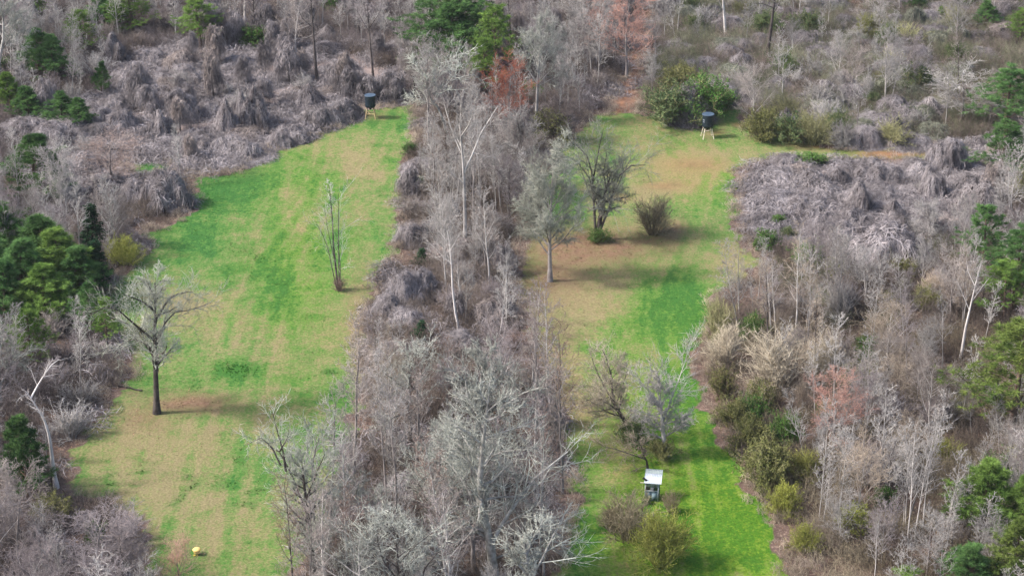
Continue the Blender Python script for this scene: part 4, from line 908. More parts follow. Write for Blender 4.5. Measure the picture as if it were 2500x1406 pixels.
RED = {'crown': 'twig_red', 'trunk': 'bark_grey'}; DUST = {'crown': 'twig_dusty', 'trunk': 'bark_grey'}; ROSE = {'crown': 'twig_rose', 'trunk': 'bark_grey'}
for k, bx, by, ty, wp, mt, nm, lab, ct in [
    ('round', 1240, 330, 130, 130, RED, 'budding_tree', 'brightest orange-red budding tree before the big pines', 'tree'),
    ('round', 1530, 190, -30, 140, ROSE, 'budding_tree', 'reddish budding tree at the top beside the dirt track', 'tree'),
    ('round', 1480, 130, -60, 90, ROSE, 'budding_tree', 'pinkish budding tree at the top edge left of the track', 'tree'),
    ('round', 275, 455, 318, 140, DUST, 'budding_tree', 'low pinkish orange budding tree among the left vines', 'tree'),
    ('round', 2035, 1110, 890, 150, ROSE, 'budding_tree', 'salmon tipped budding tree in the lower right wood', 'tree'),
    ('fan', 440, 1440, 1310, 110, ROSE, 'budding_tree', 'small reddish tipped tree at the bottom edge by the yellow feeder', 'tree'),
    ('vase', 1593, 572, 466, 115, {'stems': 'twig_khaki'}, 'bush', 'round brown vase-shaped bush standing alone on the right meadow', 'bush'),
    ('yellowbush', 305, 645, 562, 105, None, 'bush', 'yellow-green bush beside the left pine clump', 'bush'),
    ('yellowbush', 1612, 1378, 1222, 165, None, 'bush', 'yellow-green bush in front of the small shelter', 'bush'),
    ('vase', 1535, 1315, 1190, 150, {'stems': 'twig_khaki'}, 'bush', 'brown leafless bush left of the yellow-green one by the shelter', 'bush'),
    ('vase', 1490, 1290, 1215, 70, {'stems': 'twig_khaki'}, 'bush', 'smaller brown bush on the meadow side of the brown one', 'bush'),
    ('shrub', 1640, 1250, 1190, 60, {'stems': 'twig_khaki'}, 'bush', 'low dark brush right beside the shelter', 'bush'),
    ('greenbush', 1578, 1228, 1208, 26, None, 'bush', 'small dark green growth at the foot of the shelter', 'bush'),
    ('privet', 1545, 1085, 1010, 90, None, 'bush', 'olive brush round the foot of the leaning dark tree', 'bush'),
    ('privet', 1615, 1120, 1060, 80, {'leaves': 'leaf_olive'}, 'bush', 'olive brush under the vine-hung tree', 'bush'),
    ('shrub', 828, 712, 670, 40, {'stems': 'twig_brown'}, 'bush', 'low brown sprouts round the clump of thin stems on the left meadow', 'bush'),
    ('privet', 1462, 590, 545, 60, {'leaves': 'leaf_green'}, 'bush', 'green ivy-like growth at the foot of the forked oak', 'bush'),
    ('privet', 1640, 300, 185, 180, None, 'bush', 'large olive-green thicket left of the right barrel feeder', 'bush'),
    ('privet', 1715, 290, 165, 170, {'leaves': 'leaf_green'}, 'bush', 'large dark green thicket right behind the right barrel feeder', 'bush'),
    ('privet', 1650, 235, 150, 110, {'leaves': 'leaf_olive'}, 'bush', 'pale olive thicket at the back of the large green one', 'bush'),
    ('privet', 1760, 265, 200, 90, None, 'bush', 'dull green thicket at the right end of the large pair', 'bush'),
    ('dome', 1682, 295, 190, 90, None, 'vine_mound', 'grey vine mound wedged between the two large green thickets', 'vines'),
    ('privet', 1860, 345, 245, 100, {'leaves': 'leaf_olive'}, 'bush', 'round olive-grey bush at the left end of the row behind the track', 'bush'),
    ('privet', 1925, 350, 262, 100, None, 'bush', 'second olive-grey bush from the left in the row behind the track', 'bush'),
    ('vase', 1985, 352, 260, 110, {'stems': 'twig_olive'}, 'bush', 'twiggy olive bush in the middle of the row behind the track', 'bush'),
    ('vase', 2055, 360, 285, 80, {'stems': 'twig_grey'}, 'bush', 'grey twiggy bush at the right end of the row behind the track', 'bush'),
    ('privet', 1870, 1200, 1040, 150, {'leaves': 'leaf_olive'}, 'bush', 'big olive-green bush at the edge of the right meadow', 'bush'),
    ('privet', 1830, 1100, 1000, 110, {'leaves': 'leaf_olive'}, 'bush', 'olive bush above the big one at the right meadow edge', 'bush'),
    ('privet', 1915, 1090, 990, 90, {'leaves': 'leaf_green'}, 'bush', 'green thicket behind the big olive bush', 'bush'),
    ('privet', 1785, 1045, 955, 90, {'leaves': 'leaf_olive'}, 'bush', 'low olive bush at the meadow edge above the olive pair', 'bush'),
    ('privet', 1855, 1000, 915, 100, {'leaves': 'leaf_olive', 'stems': 'twig_tan'}, 'bush', 'brownish olive bush below the largest tan bush', 'bush'),
    ('privet', 1760, 965, 880, 80, {'leaves': 'leaf_olive', 'stems': 'twig_brown'}, 'bush', 'brown olive bush where the right meadow is narrowest', 'bush'),
    ('yellowbush', 1960, 1180, 1085, 100, {'leaves': 'leaf_olive'}, 'bush', 'pale olive bush right of the big olive one', 'bush'),
    ('yellowbush', 1965, 1345, 1265, 90, None, 'bush', 'yellowish bush near the bottom of the right meadow edge', 'bush'),
    ('greenbush', 2160, 1245, 1180, 60, None, 'bush', 'green leafy bush at the foot of the three pale trunks', 'bush'),
    ('yellowbush', 2310, 1130, 1060, 90, None, 'bush', 'yellow-green bush in brush left of the largest pine', 'bush'),
    ('greenbush', 2205, 690, 630, 70, {'leaves': 'leaf_olive'}, 'bush', 'olive leafy bush right of the large dark vine dome', 'bush'),
    ('privet', 2260, 760, 690, 80, {'leaves': 'leaf_olive'}, 'bush', 'olive bush left of the tall white trunk', 'bush'),
    ('yellowbush', 1915, 1255, 1165, 100, None, 'bush', 'yellowish bush below the big olive one at the meadow edge', 'bush'),
    ('vase', 1895, 960, 780, 170, None, 'bush', 'largest pale tan vase-shaped bush in the right wood', 'bush'),
    ('vase', 2010, 930, 790, 110, None, 'bush', 'pale tan bush right of the largest vase-shaped one', 'bush'),
    ('vase', 1770, 900, 770, 110, None, 'bush', 'tan bush at the right meadow edge left of the largest one', 'bush'),
    ('vase', 1755, 830, 715, 90, {'stems': 'twig_olive'}, 'bush', 'olive twiggy bush at the upper right meadow edge', 'bush'),
    ('vase', 2050, 790, 670, 90, {'stems': 'twig_grey'}, 'bush', 'tight grey bundle of upright stems in the right wood', 'bush'),
    ('greenbush', 2112, 870, 815, 60, None, 'bush', 'small glossy green bush in the middle of the right wood', 'bush'),
    ('greenbush', 1935, 1060, 1025, 45, None, 'bush', 'dark green tuft among tan brush right of the olive bushes', 'bush'),
    ('privet', 130, 1270, 1190, 110, {'leaves': 'leaf_olive'}, 'bush', 'olive brush at the foot of the white snag', 'bush'),
    ('round', 250, 1420, 1235, 190, {'crown': 'twig_mauve'}, 'bare_tree', 'wide mauve-grey bare tree in the bottom left corner', 'tree'),
    ('round', 310, 1450, 1270, 130, {'crown': 'twig_mauve', 'trunk': 'bark_dark'}, 'bare_tree', 'dark grey bare tree at the bottom, right of the wide mauve one', 'tree'),
    ('greenbush', 235, 1330, 1262, 60, None, 'bush', 'small green bush among bare twigs at the bottom left', 'bush'),
    ('cedar', 1027, 830, 782, 32, None, 'cedar_tree', 'small dark cedar low in the centre strip', 'cedar'),
    ('cedar', 1028, 655, 608, 34, None, 'cedar_tree', 'small dark cedar at the left side of the centre strip', 'cedar'),
    ('greenbush', 1025, 455, 422, 26, None, 'bush', 'tiny green bush at the upper left of the centre strip', 'bush'),
    ('greenbush', 1000, 375, 340, 40, None, 'bush', 'green leafy bush on the centre strip facing the left meadow', 'bush'),
    ('privet', 1345, 345, 255, 130, {'leaves': 'leaf_olive', 'stems': 'twig_dark'}, 'bush', 'dark rounded thicket at the top of the right meadow', 'bush'),
    ('round', 1385, 350, 240, 110, {'crown': 'twig_dark', 'trunk': 'bark_dark'}, 'bare_tree', 'dark crooked tree leaning over the top of the right meadow', 'tree'),
    ('slim', 945, 1260, 850, 90, None, 'bare_tree', 'left one of the paired tall straight trunks in the lower centre strip', 'tree'),
    ('slim', 966, 1275, 880, 90, None, 'bare_tree', 'right one of the paired tall straight trunks in the lower centre strip', 'tree'),
    ('fan', 950, 1090, 800, 130, {'crown': 'twig_tan'}, 'bare_tree', 'tan crowned tree behind the paired tall trunks', 'tree'),
    ('slim', 1195, 700, 460, 90, {'trunk': 'bark_pale'}, 'bare_tree', 'pale tree with a bushy head mid-way down the centre strip', 'tree'),
    ('slim', 1218, 830, 640, 100, {'trunk': 'bark_pale'}, 'bare_tree', 'pale slim tree right of the white curved trunk', 'tree'),
    ('fan', 1225, 970, 760, 150, {'crown': 'twig_mauve'}, 'bare_tree', 'mauve fan-shaped tree at the right edge of the centre strip', 'tree'),
    ('round', 1245, 545, 380, 90, {'crown': 'twig_mauve', 'trunk': 'bark_dark'}, 'bare_tree', 'dark stemmed bushy tree left of the round-crowned one', 'tree'),
    ('slim', 1458, 200, -30, 70, {'trunk': 'bark_dark'}, 'bare_tree', 'dark straight tree left of the dirt track at the top', 'tree'),
    ('slim', 1600, 170, -40, 60, {'trunk': 'bark_grey'}, 'bare_tree', 'grey straight tree on the right side of the dirt track', 'tree'),
    ('fan', 2045, 200, 70, 90, None, 'bare_tree', 'white forked tree on the green slope at the upper right', 'tree'),
    ('fan', 1935, 140, 40, 60, None, 'bare_tree', 'small pale tree right of the dark straight trunk', 'tree'),
    ('round', 2345, 310, 160, 150, {'crown': 'twig_grey'}, 'bare_tree', 'broad grey bare tree above the right vine bank', 'tree'),
    ('whip', 2215, 1330, 1010, 70, None, 'bare_tree', 'left one of three tall pale trunks in the lower right wood', 'tree'),
    ('whip', 2232, 1320, 1035, 80, None, 'bare_tree', 'middle one of three tall pale trunks in the lower right wood', 'tree'),
    ('whip', 2252, 1300, 985, 80, None, 'bare_tree', 'right one of three tall pale trunks in the lower right wood', 'tree'),
    ('whip', 2105, 1125, 930, 60, None, 'bare_tree', 'thin pale trunk right behind the salmon tipped tree', 'tree'),
    ('whip', 2300, 900, 700, 70, None, 'bare_tree', 'thin white trunk left of the tallest one in the right wood', 'tree'),
    ('fan', 2050, 1330, 1190, 110, {'crown': 'twig_grey'}, 'bare_tree', 'white branched small tree at the lower right', 'tree'),
    ('whip', 2010, 1290, 1130, 60, None, 'bare_tree', 'thin pale tree right of the yellowish bush', 'tree'),
    ('whip', 2135, 1420, 1260, 70, None, 'bare_tree', 'thin pale tree at the bottom edge of the right wood', 'tree'),
    ('fan', 165, 540, 410, 70, None, 'bare_tree', 'pale bare sapling below the large pine on the left', 'tree'),
    ('fan', 85, 545, 455, 90, {'crown': 'twig_grey'}, 'bare_tree', 'pale bare sapling at the left edge above the pine clump', 'tree'),
    ('fan', 2490, 430, 300, 70, {'crown': 'twig_lichen'}, 'bare_tree', 'whitish tree cut by the right edge beside the vine bank', 'tree'),
    ('slim', 145, 985, 880, 80, {'crown': 'twig_mauve'}, 'bare_tree', 'mauve bare tree just above the white snag', 'tree')]:
    at_px(k, bx, by, ty, wp, nm, lab, ct, None, mats=mt)

# vine mounds that stand out
for k, bx, by, ty, wp, lab in [
    ('spire', 556, 325, 230, 60, 'dark pointed vine cone in the middle of the left vine bank'),
    ('spire', 590, 292, 206, 45, 'thin vine spire second from the left of three on the left vine bank'),
    ('spire', 624, 312, 198, 70, 'tall dark vine spire on the left vine bank, right of the thin one'),
    ('veil', 382, 285, 196, 80, 'shaggy tall vine drape at the upper left of the vine bank'),
    ('veil', 350, 275, 195, 60, 'vine curtain left of the shaggy tall drape'),
    ('spire', 392, 332, 260, 55, 'haystack shaped vine mound on the left vine bank'),
    ('veil', 430, 295, 205, 70, 'dark hanging vine curtain right of the haystack mound'),
    ('dome', 457, 292, 226, 60, 'rounded vine mound behind the dark pointed cone'),
    ('spire', 757, 258, 198, 80, 'grey tent-like vine mound at the top right of the left bank'),
    ('dome', 785, 300, 250, 90, 'pale vine mound at the meadow edge left of the feeder'),
    ('dome', 835, 288, 236, 80, 'pale vine mound nearest to the left barrel feeder'),
    ('hump', 718, 335, 300, 80, 'low vine hump along the upper meadow edge'),
    ('dome', 683, 352, 316, 55, 'small vine mound at the end of the low ridge'),
    ('hump', 605, 382, 338, 100, 'long vine hump above the corner of the left meadow'),
    ('hump', 540, 372, 332, 100, 'flat vine hump left of the long one'),
    ('hump', 480, 360, 325, 90, 'flat pale vine hump above the small green patch'),
    ('dome', 405, 500, 400, 105, 'biggest pale vine dome, at the left meadow corner'),
    ('dome', 335, 495, 425, 80, 'vine dome left of the biggest pale one'),
    ('hump', 285, 470, 412, 110, 'pale vine hump below the pinkish budding tree'),
    ('dome', 240, 305, 252, 70, 'pale vine mound at the left end of the vine bank'),
    ('dome', 295, 320, 262, 70, 'vine mound right of the leftmost pale one'),
    ('dome', 210, 405, 365, 70, 'pale vine mound left of the pinkish budding tree'),
    ('dome', 70, 330, 280, 130, 'wide pale vine mound below the row of left pines'),
    ('veil', 975, 250, 165, 100, 'large dark vine-hung thicket right behind the left barrel feeder'),
    ('veil', 890, 250, 170, 90, 'large dark vine thicket left behind the left barrel feeder'),
    ('veil', 825, 225, 130, 90, 'vine thicket under the dark wrapped trunk'),
    ('dome', 985, 735, 648, 80, 'grey vine mound at the left edge of the centre strip'),
    ('dome', 945, 775, 708, 70, 'low vine mound where the centre strip bulges toward the left meadow'),
    ('dome', 1030, 720, 640, 70, 'dark vine mound in the centre strip left of the white curved trunk'),
    ('hump', 1010, 590, 535, 70, 'vine hump on the left side of the centre strip'),
    ('veil', 1000, 480, 385, 70, 'vine-hung small tree on the upper left side of the centre strip'),
    ('spire', 2095, 520, 432, 70, 'pointed vine spire in the middle of the right vine bank'),
    ('dome', 2165, 640, 535, 150, 'large dark vine dome at the foot of the right vine bank'),
    ('spire', 2180, 535, 480, 60, 'small dark vine cone right of the spire on the right bank'),
    ('drape', 2275, 480, 400, 90, 'tall folded vine drape on the right bank below the pines'),
    ('drape', 2310, 420, 325, 120, 'upper folded vine drape on the right bank by the track end'),
    ('dome', 2240, 430, 385, 90, 'rounded vine mound below the track end'),
    ('hump', 2140, 440, 395, 110, 'low vine hump under the track at the right'),
    ('greenbush', 1980, 405, 372, 90, 'dark green leafy mound at the upper edge of the right vine bank'),
    ('dome', 1920, 405, 372, 70, 'grey vine mound left of the dark green leafy one'),
    ('hump', 2000, 470, 425, 130, 'broad pale vine hump on the right bank'),
    ('hump', 1960, 520, 480, 110, 'broad pale vine hump at the left part of the right bank'),
    ('hump', 2060, 590, 535, 120, 'pale vine hump left of the large dark dome'),
    ('privet', 1923, 580, 548, 45, 'small round green bush at the left end of the right vine bank'),
    ('greenbush', 1900, 550, 520, 35, 'yellow-green tuft at the left end of the right vine bank')]:
    if k in ('greenbush', 'privet'): at_px(k, bx, by, ty, wp, 'bush', lab, 'bush')
    else: at_px(k, bx, by, ty, wp, 'vine_mound', lab, 'vines')

# ================================================================== TREES, BUSHES AND MOUNDS OF THE WOODS
MARKS = {'the lone oak': (383,1008), 'the forked oak': (1460,585), 'the white snag': (138,1190), 'the left barrel feeder': (905,290), 'the right barrel feeder': (1727,340), 'the shelter': (1592,1215),
    'the leaning dark tree': (1538,1070), 'the left yellow-green bush': (305,645), 'the orange budding tree': (1240,330), 'the biggest silvery oak': (1205,1420), 'the paired tall trunks': (955,1265),
    'the white curved trunk': (1122,812), 'the white forked tree': (1135,590), 'the largest pine': (2465,1090), 'the rounded bright pine': (2392,1310), 'the salmon tipped tree': (2035,1110),
    'the largest tan bush': (1895,960), 'the big olive bush': (1870,1200), 'the dark straight trunk': (1872,140), 'the large dark vine dome': (2165,640), 'the biggest pale vine dome': (415,510), 'the vine-wrapped trunk': (775,205),
    'the reddish tree by the track': (1530,190), 'the three pale trunks': (2232,1320), 'the round-crowned tree': (1343,684), 'the tall white trunk': (2345,880), 'the wide dark pine': (2455,345), 'the lone pine by the snag': (72,1215),
    'the left pine clump': (100,740), 'the close pair of pines': (115,200), 'the big central pines': (1100,170), 'the pointed vine spire': (2095,520), 'the dark pointed vine cone': (556,325), 'the low pinkish budding tree': (275,455),
    'the bushy-topped right pine': (2398,690), 'the white forked slope tree': (2045,200), 'the leaning lichened oak': (1133,1112), 'the two touching top pines': (295,85), 'the broad grey tree': (2345,310), 'the wide mauve tree': (250,1420),
    'the yellow feeder': (481,1352), 'the paler leaning tree': (1095,345), 'the silvery fan tree': (1308,300), 'the bushes behind the track': (1950,350), 'the yellowish bush': (1915,1255), 'the grey stem bundle': (2050,790)}
TREES = []
MARKP = [(k, *G(*v)) for k, v in MARKS.items()]
SEEN = set()
def placed(what, x, y):
    """a label that says where the thing stands among things one can find"""
    o = sorted(MARKP, key=lambda m: (m[1]-x)**2+((m[2]-y)*.6)**2)
    for far in ('',):
        for k, a, b in o[:14]:
            dx, dy = x-a, (y-b)*.55; d = math.hypot(dx, y-b)
            w = ('left of' if dx < 0 else 'right of') if abs(dx) > abs(dy) else ('behind' if dy > 0 else 'in front of')
            if d > 40: continue
            lab = what + ' ' + ('close ' if d < 4.5 and w in ('behind', 'in front of') else 'just ' if d < 4.5 else 'well ' if d > 11 else '') + w + ' ' + k
            if lab not in SEEN and len(lab.replace('-', ' ').split()) <= 16: SEEN.add(lab); return lab
    return None
COLW = {'twig_pink': 'pinkish', 'twig_mauve': 'mauve', 'twig_grey': 'pale grey', 'twig_tan': 'tan', 'twig_lichen': 'lichened', 'twig_brown': 'brown', 'twig_olive': 'olive', 'twig_dark': 'dark'}
def scatter():
    r = np.random.RandomState(77); rr = random.Random(5)
    def hides(x, y, H, W):
        p, q = proj(x, y); t = proj(x, y, H)[1]; h = W/mpp(p, q)/2*.7
        for a, b, c, d, base in KEEP:
            if base >= q - 4: continue
            ix = min(c, p+h)-max(a, p-h); iy = min(d, q)-max(b, t+(q-t)*.05)
            if ix > 0 and iy > 0 and ix*iy > (.10 if (a, b) in STRICT else .22)*(c-a)*(d-b): return True
        return False
    def free(x, y, d, own):
        for (a, b, c) in USED:
            if (a-x)**2+(b-y)**2 < (c*.75+d*.5)**2: return False
        for (a, b, c) in own:
            if (a-x)**2+(b-y)**2 < (c+d)**2: return False
        return True
    # --- bare trees
    x, y = frame_points(7000, 61, 120, 8, 1800); px, py = proj(x, y); z = zones(x, y); od = open_dist(x, y); own = []; nt_ = 0; quota = dict(center=66, left=34, right=74, green=20, top=56)
    for i in range(len(x)):
        X, Y, p, q = x[i], y[i], px[i], py[i]
        if od[i] < .8: continue
        zn = next((k for k in ('center', 'left', 'right', 'green') if z[k][i]), 'top')
        if quota[zn] <= 0: continue
        if z['vine'][i]:
            if rr.random() > .10: continue
        mat_ = {}; u = rr.random()
        if z['center'][i]:
            k = 'slim' if u < .5 else 'whip' if u < .78 else 'round' if u < .88 else 'fan'; H = rr.uniform(8, 13) if q > 420 else rr.uniform(8, 13)
            if q > 1000: H = rr.uniform(9, 13); k = 'oak' if u > .72 else k
            tw = rr.choice(['twig_pink', 'twig_grey', 'twig_grey', 'twig_pink'] if q < 900 else ['twig_pink', 'twig_mauve', 'twig_brown']); d = 1.15
            lab, grp = 'leafless pinkish grey tree in the strip of wood between the two meadows', 'bare trees in the centre strip'
        elif z['left'][i]:
            k = 'slim' if u < .4 else 'round' if u < .8 else 'fan'; H = rr.uniform(6, 10); tw = rr.choice(['twig_mauve', 'twig_mauve', 'twig_grey', 'twig_pink']); d = 1.35
            lab, grp = 'leafless mauve grey tree in the wood along the left edge', 'bare trees in the left wood'
        elif z['right'][i]:
            k = 'slim' if u < .35 else 'whip' if u < .65 else 'fan' if u < .85 else 'round'; H = (6+7.5*min(1, max(0, (q-640)/450)))*rr.uniform(.75, 1.2)
            H = min(H, rr.uniform(5, 7.5)) if k in ('fan', 'round') else H; tw = rr.choice(['twig_pink', 'twig_mauve', 'twig_grey', 'twig_tan'] if q > 800 else ['twig_pink', 'twig_grey', 'twig_mauve']); d = 1.2
            if od[i] < 3 or p < 1850 and rr.random() < .5: continue
            lab, grp = 'leafless tan grey tree in the wood right of the clearing', 'bare trees in the right wood'
        elif z['green'][i]:
            k = 'slim' if u < .3 else 'round' if u < .7 else 'fan'; H = rr.uniform(6, 10); tw = rr.choice(['twig_grey', 'twig_mauve', 'twig_pink']); d = 2.0
            if p < 2050 and rr.random() < .6: continue
            lab, grp = 'leafless grey tree on the slope at the upper right', 'bare trees on the upper right slope'
        else:
            k = 'slim' if u < .55 else 'round' if u < .85 else 'fan'; H = rr.uniform(8, 13); tw = rr.choice(['twig_mauve', 'twig_grey', 'twig_mauve', 'twig_pink']); d = 1.7
            if q > 150: H *= .75
            lab, grp = 'leafless mauve grey tree in the far wood along the top', 'bare trees in the far wood'
        if not free(X, Y, d, own) or hides(X, Y, H, .42*H): continue
        own.append((X, Y, d)); nt_ += 1; quota[zn] -= 1; kd = rr.choice(K[k]); mat_ = {'crown': tw if k != 'oak' else 'twig_lichen'}; TREES.append((X, Y))
        bark = kd.parts[0][2]
        if rr.random() < .35: bark = mat_['trunk'] = rr.choice(['bark_pale', 'bark_dark'])
        ph = H/(13 if z['center'][i] else 11)
        lab2 = placed(('tall ' if ph > .85 else 'short ' if ph < .6 else '') + COLW[mat_['crown']] + {'slim': ' slim', 'whip': ' spindly', 'round': ' bushy', 'fan': ' fan-shaped', 'oak': ' spreading'}[k] + ' bare tree' + {'bark_pale': ' with pale trunk', 'bark_white': ' with white trunk', 'bark_dark': ' with dark trunk'}.get(bark, ''), X, Y)
        lab = lab2 or lab
        put_thing('bare_tree', kd, X, Y, H, lab, 'tree', grp, kd.W*H/kd.H*rr.uniform(.85, 1.2), None, mat_, rr)
    # --- shrubs
    x, y = frame_points(6500, 62, 120, -60, 1500); px, py = proj(x, y); z = zones(x, y); od = open_dist(x, y); own2 = []; ns = 0
    for i in range(len(x)):
        X, Y, p, q = x[i], y[i], px[i], py[i]
        if od[i] < .9 or ns >= 285: continue
        u = rr.random(); m_ = {}
        if z['vine'][i]:
            if u > .3: continue
            k = 'mop'; H = rr.uniform(1.2, 2.4); lab, grp = 'drooping grey shrub among the dry vines', 'shrubs among the vines'
        elif z['center'][i]:
            k = 'shrub' if u < .6 else 'mop' if u < .9 else 'vase'; H = rr.uniform(1.6, 3.2); m_ = {'stems': rr.choice(['twig_pink', 'twig_mauve', 'twig_pink', 'twig_brown', 'twig_grey'])}
            lab, grp = 'leafless pinkish brown shrub in the strip of wood between the meadows', 'shrubs in the centre strip'
        elif z['right'][i]:
            k = 'vase' if u < .5 else 'shrub' if u < .68 else 'privet'; H = rr.uniform(1.8, 3.8)
            if k != 'privet': m_ = {'stems': rr.choice(['twig_tan', 'twig_mauve', 'twig_pink', 'twig_olive'])}
            else: m_ = {'leaves': rr.choice(['leaf_olive', 'leaf_yellow', 'leaf_green'])}; H *= .8
            lab, grp = ('olive leaved shrub in the brush right of the clearing', 'olive shrubs in the right wood') if k == 'privet' else ('tan leafless shrub in the brush right of the clearing', 'tan shrubs in the right wood')
        elif z['green'][i] and p < 2330 or z['green'][i] and u < .3:
            k = 'privet' if u < .5 else 'mop' if u < .8 else 'vase'; H = rr.uniform(2.0, 3.8)
            m_ = {'leaves': rr.choice(['leaf_privet', 'leaf_privet', 'leaf_olive'])} if k == 'privet' else {'stems': rr.choice(['twig_olive', 'twig_grey', 'twig_grey'])}
            lab, grp = ('dull green leafy shrub on the slope at the upper right', 'green shrubs on the upper right slope') if k == 'privet' else ('grey twiggy shrub on the slope at the upper right', 'grey shrubs on the upper right slope')
        else:
            k = 'shrub' if u < .45 else 'mop' if u < .92 else 'greenbush'; H = rr.uniform(1.6, 3.4)
            if k == 'greenbush': lab, grp = 'small green leafy shrub in the left and far woods', 'green shrubs in the far woods'
            else: m_ = {'stems': rr.choice(['twig_mauve', 'twig_mauve', 'twig_pink', 'twig_grey'])}; lab, grp = 'leafless mauve grey shrub in the left and far woods', 'mauve shrubs in the far woods'
        d = 1.05
        if not free(X, Y, d, own2) or hides(X, Y, H, 1.1*H): continue
        own2.append((X, Y, d)); ns += 1; kd = rr.choice(K[k])
        lab2 = placed(('tall ' if H > 2.9 else 'small ' if H < 2 else '') + ({'leaf_olive': 'olive leafy', 'leaf_yellow': 'yellow-green leafy', 'leaf_green': 'green leafy', 'leaf_privet': 'dull green leafy'}[m_.get('leaves', 'leaf_green')] if k in ('privet', 'greenbush') else COLW[m_.get('stems', 'twig_grey')] + {'shrub': ' bare', 'mop': ' drooping', 'vase': ' upright twiggy'}[k]) + ' shrub', X, Y)
        lab = lab2 or lab
        put_thing('shrub', kd, X, Y, H, lab, 'shrub', grp, kd.W*H/kd.H*rr.uniform(.85, 1.3), None, m_, rr)
    # --- vine mounds
    x, y = frame_points(9000, 63, 60, 0, 1300); px, py = proj(x, y); z = zones(x, y); od = open_dist(x, y); own3 = []; nv = 0
    for i in range(len(x)):
        X, Y, p, q = x[i], y[i], px[i], py[i]
        if od[i] < 1.2 or nv >= 290: continue
        u = rr.random(); ol = False
        if z['vineL'][i]: lab, grp = 'pale grey mound of dry vines on the bank above the left meadow', 'vine mounds on the left bank'
        elif z['vineR'][i]:
            lab, grp = 'pale grey mound of dry vines on the bank right of the clearing', 'vine mounds on the right bank'
            if p < 1870: continue
        elif z['top'][i] or z['left'][i] and q < 560:
            if rr.random() > (.55 if p < 1000 else .2): continue
            lab, grp = 'vine smothered mound in the far wood along the top', 'vine mounds in the far wood'
        elif z['green'][i]:
            if rr.random() > (1.0 if p < 2300 else .3): continue
            lab, grp = 'vine smothered mound on the slope at the upper right', 'vine mounds on the upper right slope'; ol = p < 2380
        elif z['center'][i]:
            if rr.random() > .22: continue
            lab, grp = 'vine smothered mound in the strip of wood between the meadows', 'vine mounds in the centre strip'
        else: continue
        k = 'hump' if u < .4 else 'dome' if u < .72 else 'veil' if u < .93 else 'spire'
        if z['green'][i] and k == 'veil': k = 'dome'
        if q < 300 and (z['vineL'][i] or z['top'][i]) and u > .35 and rr.random() < .6: k = 'veil'
        H = {'hump': rr.uniform(.8, 1.6), 'dome': rr.uniform(1.1, 2.3), 'veil': rr.uniform(2.8, 5.6), 'spire': rr.uniform(1.8, 3.6)}[k]
        d = .92 if k != 'hump' else 1.05; H *= .6 if z['vineR'][i] and q < 455 else 1
        if not free(X, Y, d, own3) or hides(X, Y, H*.8, 2.5): continue
        own3.append((X, Y, d)); nv += 1; kd = rr.choice(K[k]); sm = rr.choice(['vine_pale', 'vine_pale', 'vine_pale', 'vine_tan'] if not ol else ['vine_olive', 'vine_pale', 'vine_pale'])
        lab2 = placed(('tall ' if H > 3 else 'small ' if H < 1.5 else '') + {'vine_pale': 'grey ', 'vine_tan': 'tan ', 'vine_olive': 'olive '}[sm] + {'hump': 'low vine hump', 'dome': 'rounded vine mound', 'veil': 'tree curtained by hanging vines', 'spire': 'pointed vine mound'}[k], X, Y)
        lab = lab2 or lab
        put_thing('vine_mound', kd, X, Y, H, lab, 'vines', grp, kd.W*rr.uniform(.75, 1.25)*(H/kd.H if k == 'veil' else 1), None, {'strands': sm, 'vines': sm}, rr)
    # saplings past counting between them
    x, y = frame_points(2600, 66, 120, 4, 1750); px, py = proj(x, y); z = zones(x, y); od = open_dist(x, y); r2 = np.random.RandomState(12)
    want = np.select([z['right'] & (py > 800), z['right'], z['center'], z['left'], z['top']], [.34, .2, .22, .3, .34], .05)*(od > 1.5)*(r2.rand(len(x)) < .9)
    kk = [i for i in np.nonzero(r2.rand(len(x)) < want)[0] if not hides(x[i], y[i], 6.5, 2.0) and not z['vine'][i]]
    sm_ = []
    for i in range(3):
        t_, c_, _ = bare_tree(180+i, H=7, r0=.055, form='slender', twig=.7, tw=.013); tv = MB()
        for q_ in (t_, c_):
            a_ = np.zeros(len(q_.vertices)*3, np.float32); q_.vertices.foreach_get('co', a_); n_ = len(q_.polygons); st_ = np.zeros(n_, np.int32); q_.polygons.foreach_get('loop_start', st_); to_ = np.zeros(n_, np.int32); q_.polygons.foreach_get('loop_total', to_)
            v_ = np.zeros(len(q_.loops), np.int32); q_.loops.foreach_get('vertex_index', v_)
            tv.add(a_.reshape(-1, 3), v_[st_[to_ == 4][:, None]+np.arange(4)], v_[st_[to_ == 3][:, None]+np.arange(3)])
        sm_.append(tv.mesh('saplings'))
    instances('saplings', 'thin grey leafless saplings crowding between the trees of the woods', 'saplings', sm_, 'twig_grey', x[kk], y[kk], r2.uniform(.55, 1.25, len(kk)), 15)
    print('scattered', nt_, ns, nv, len(kk), quota)
scatter()

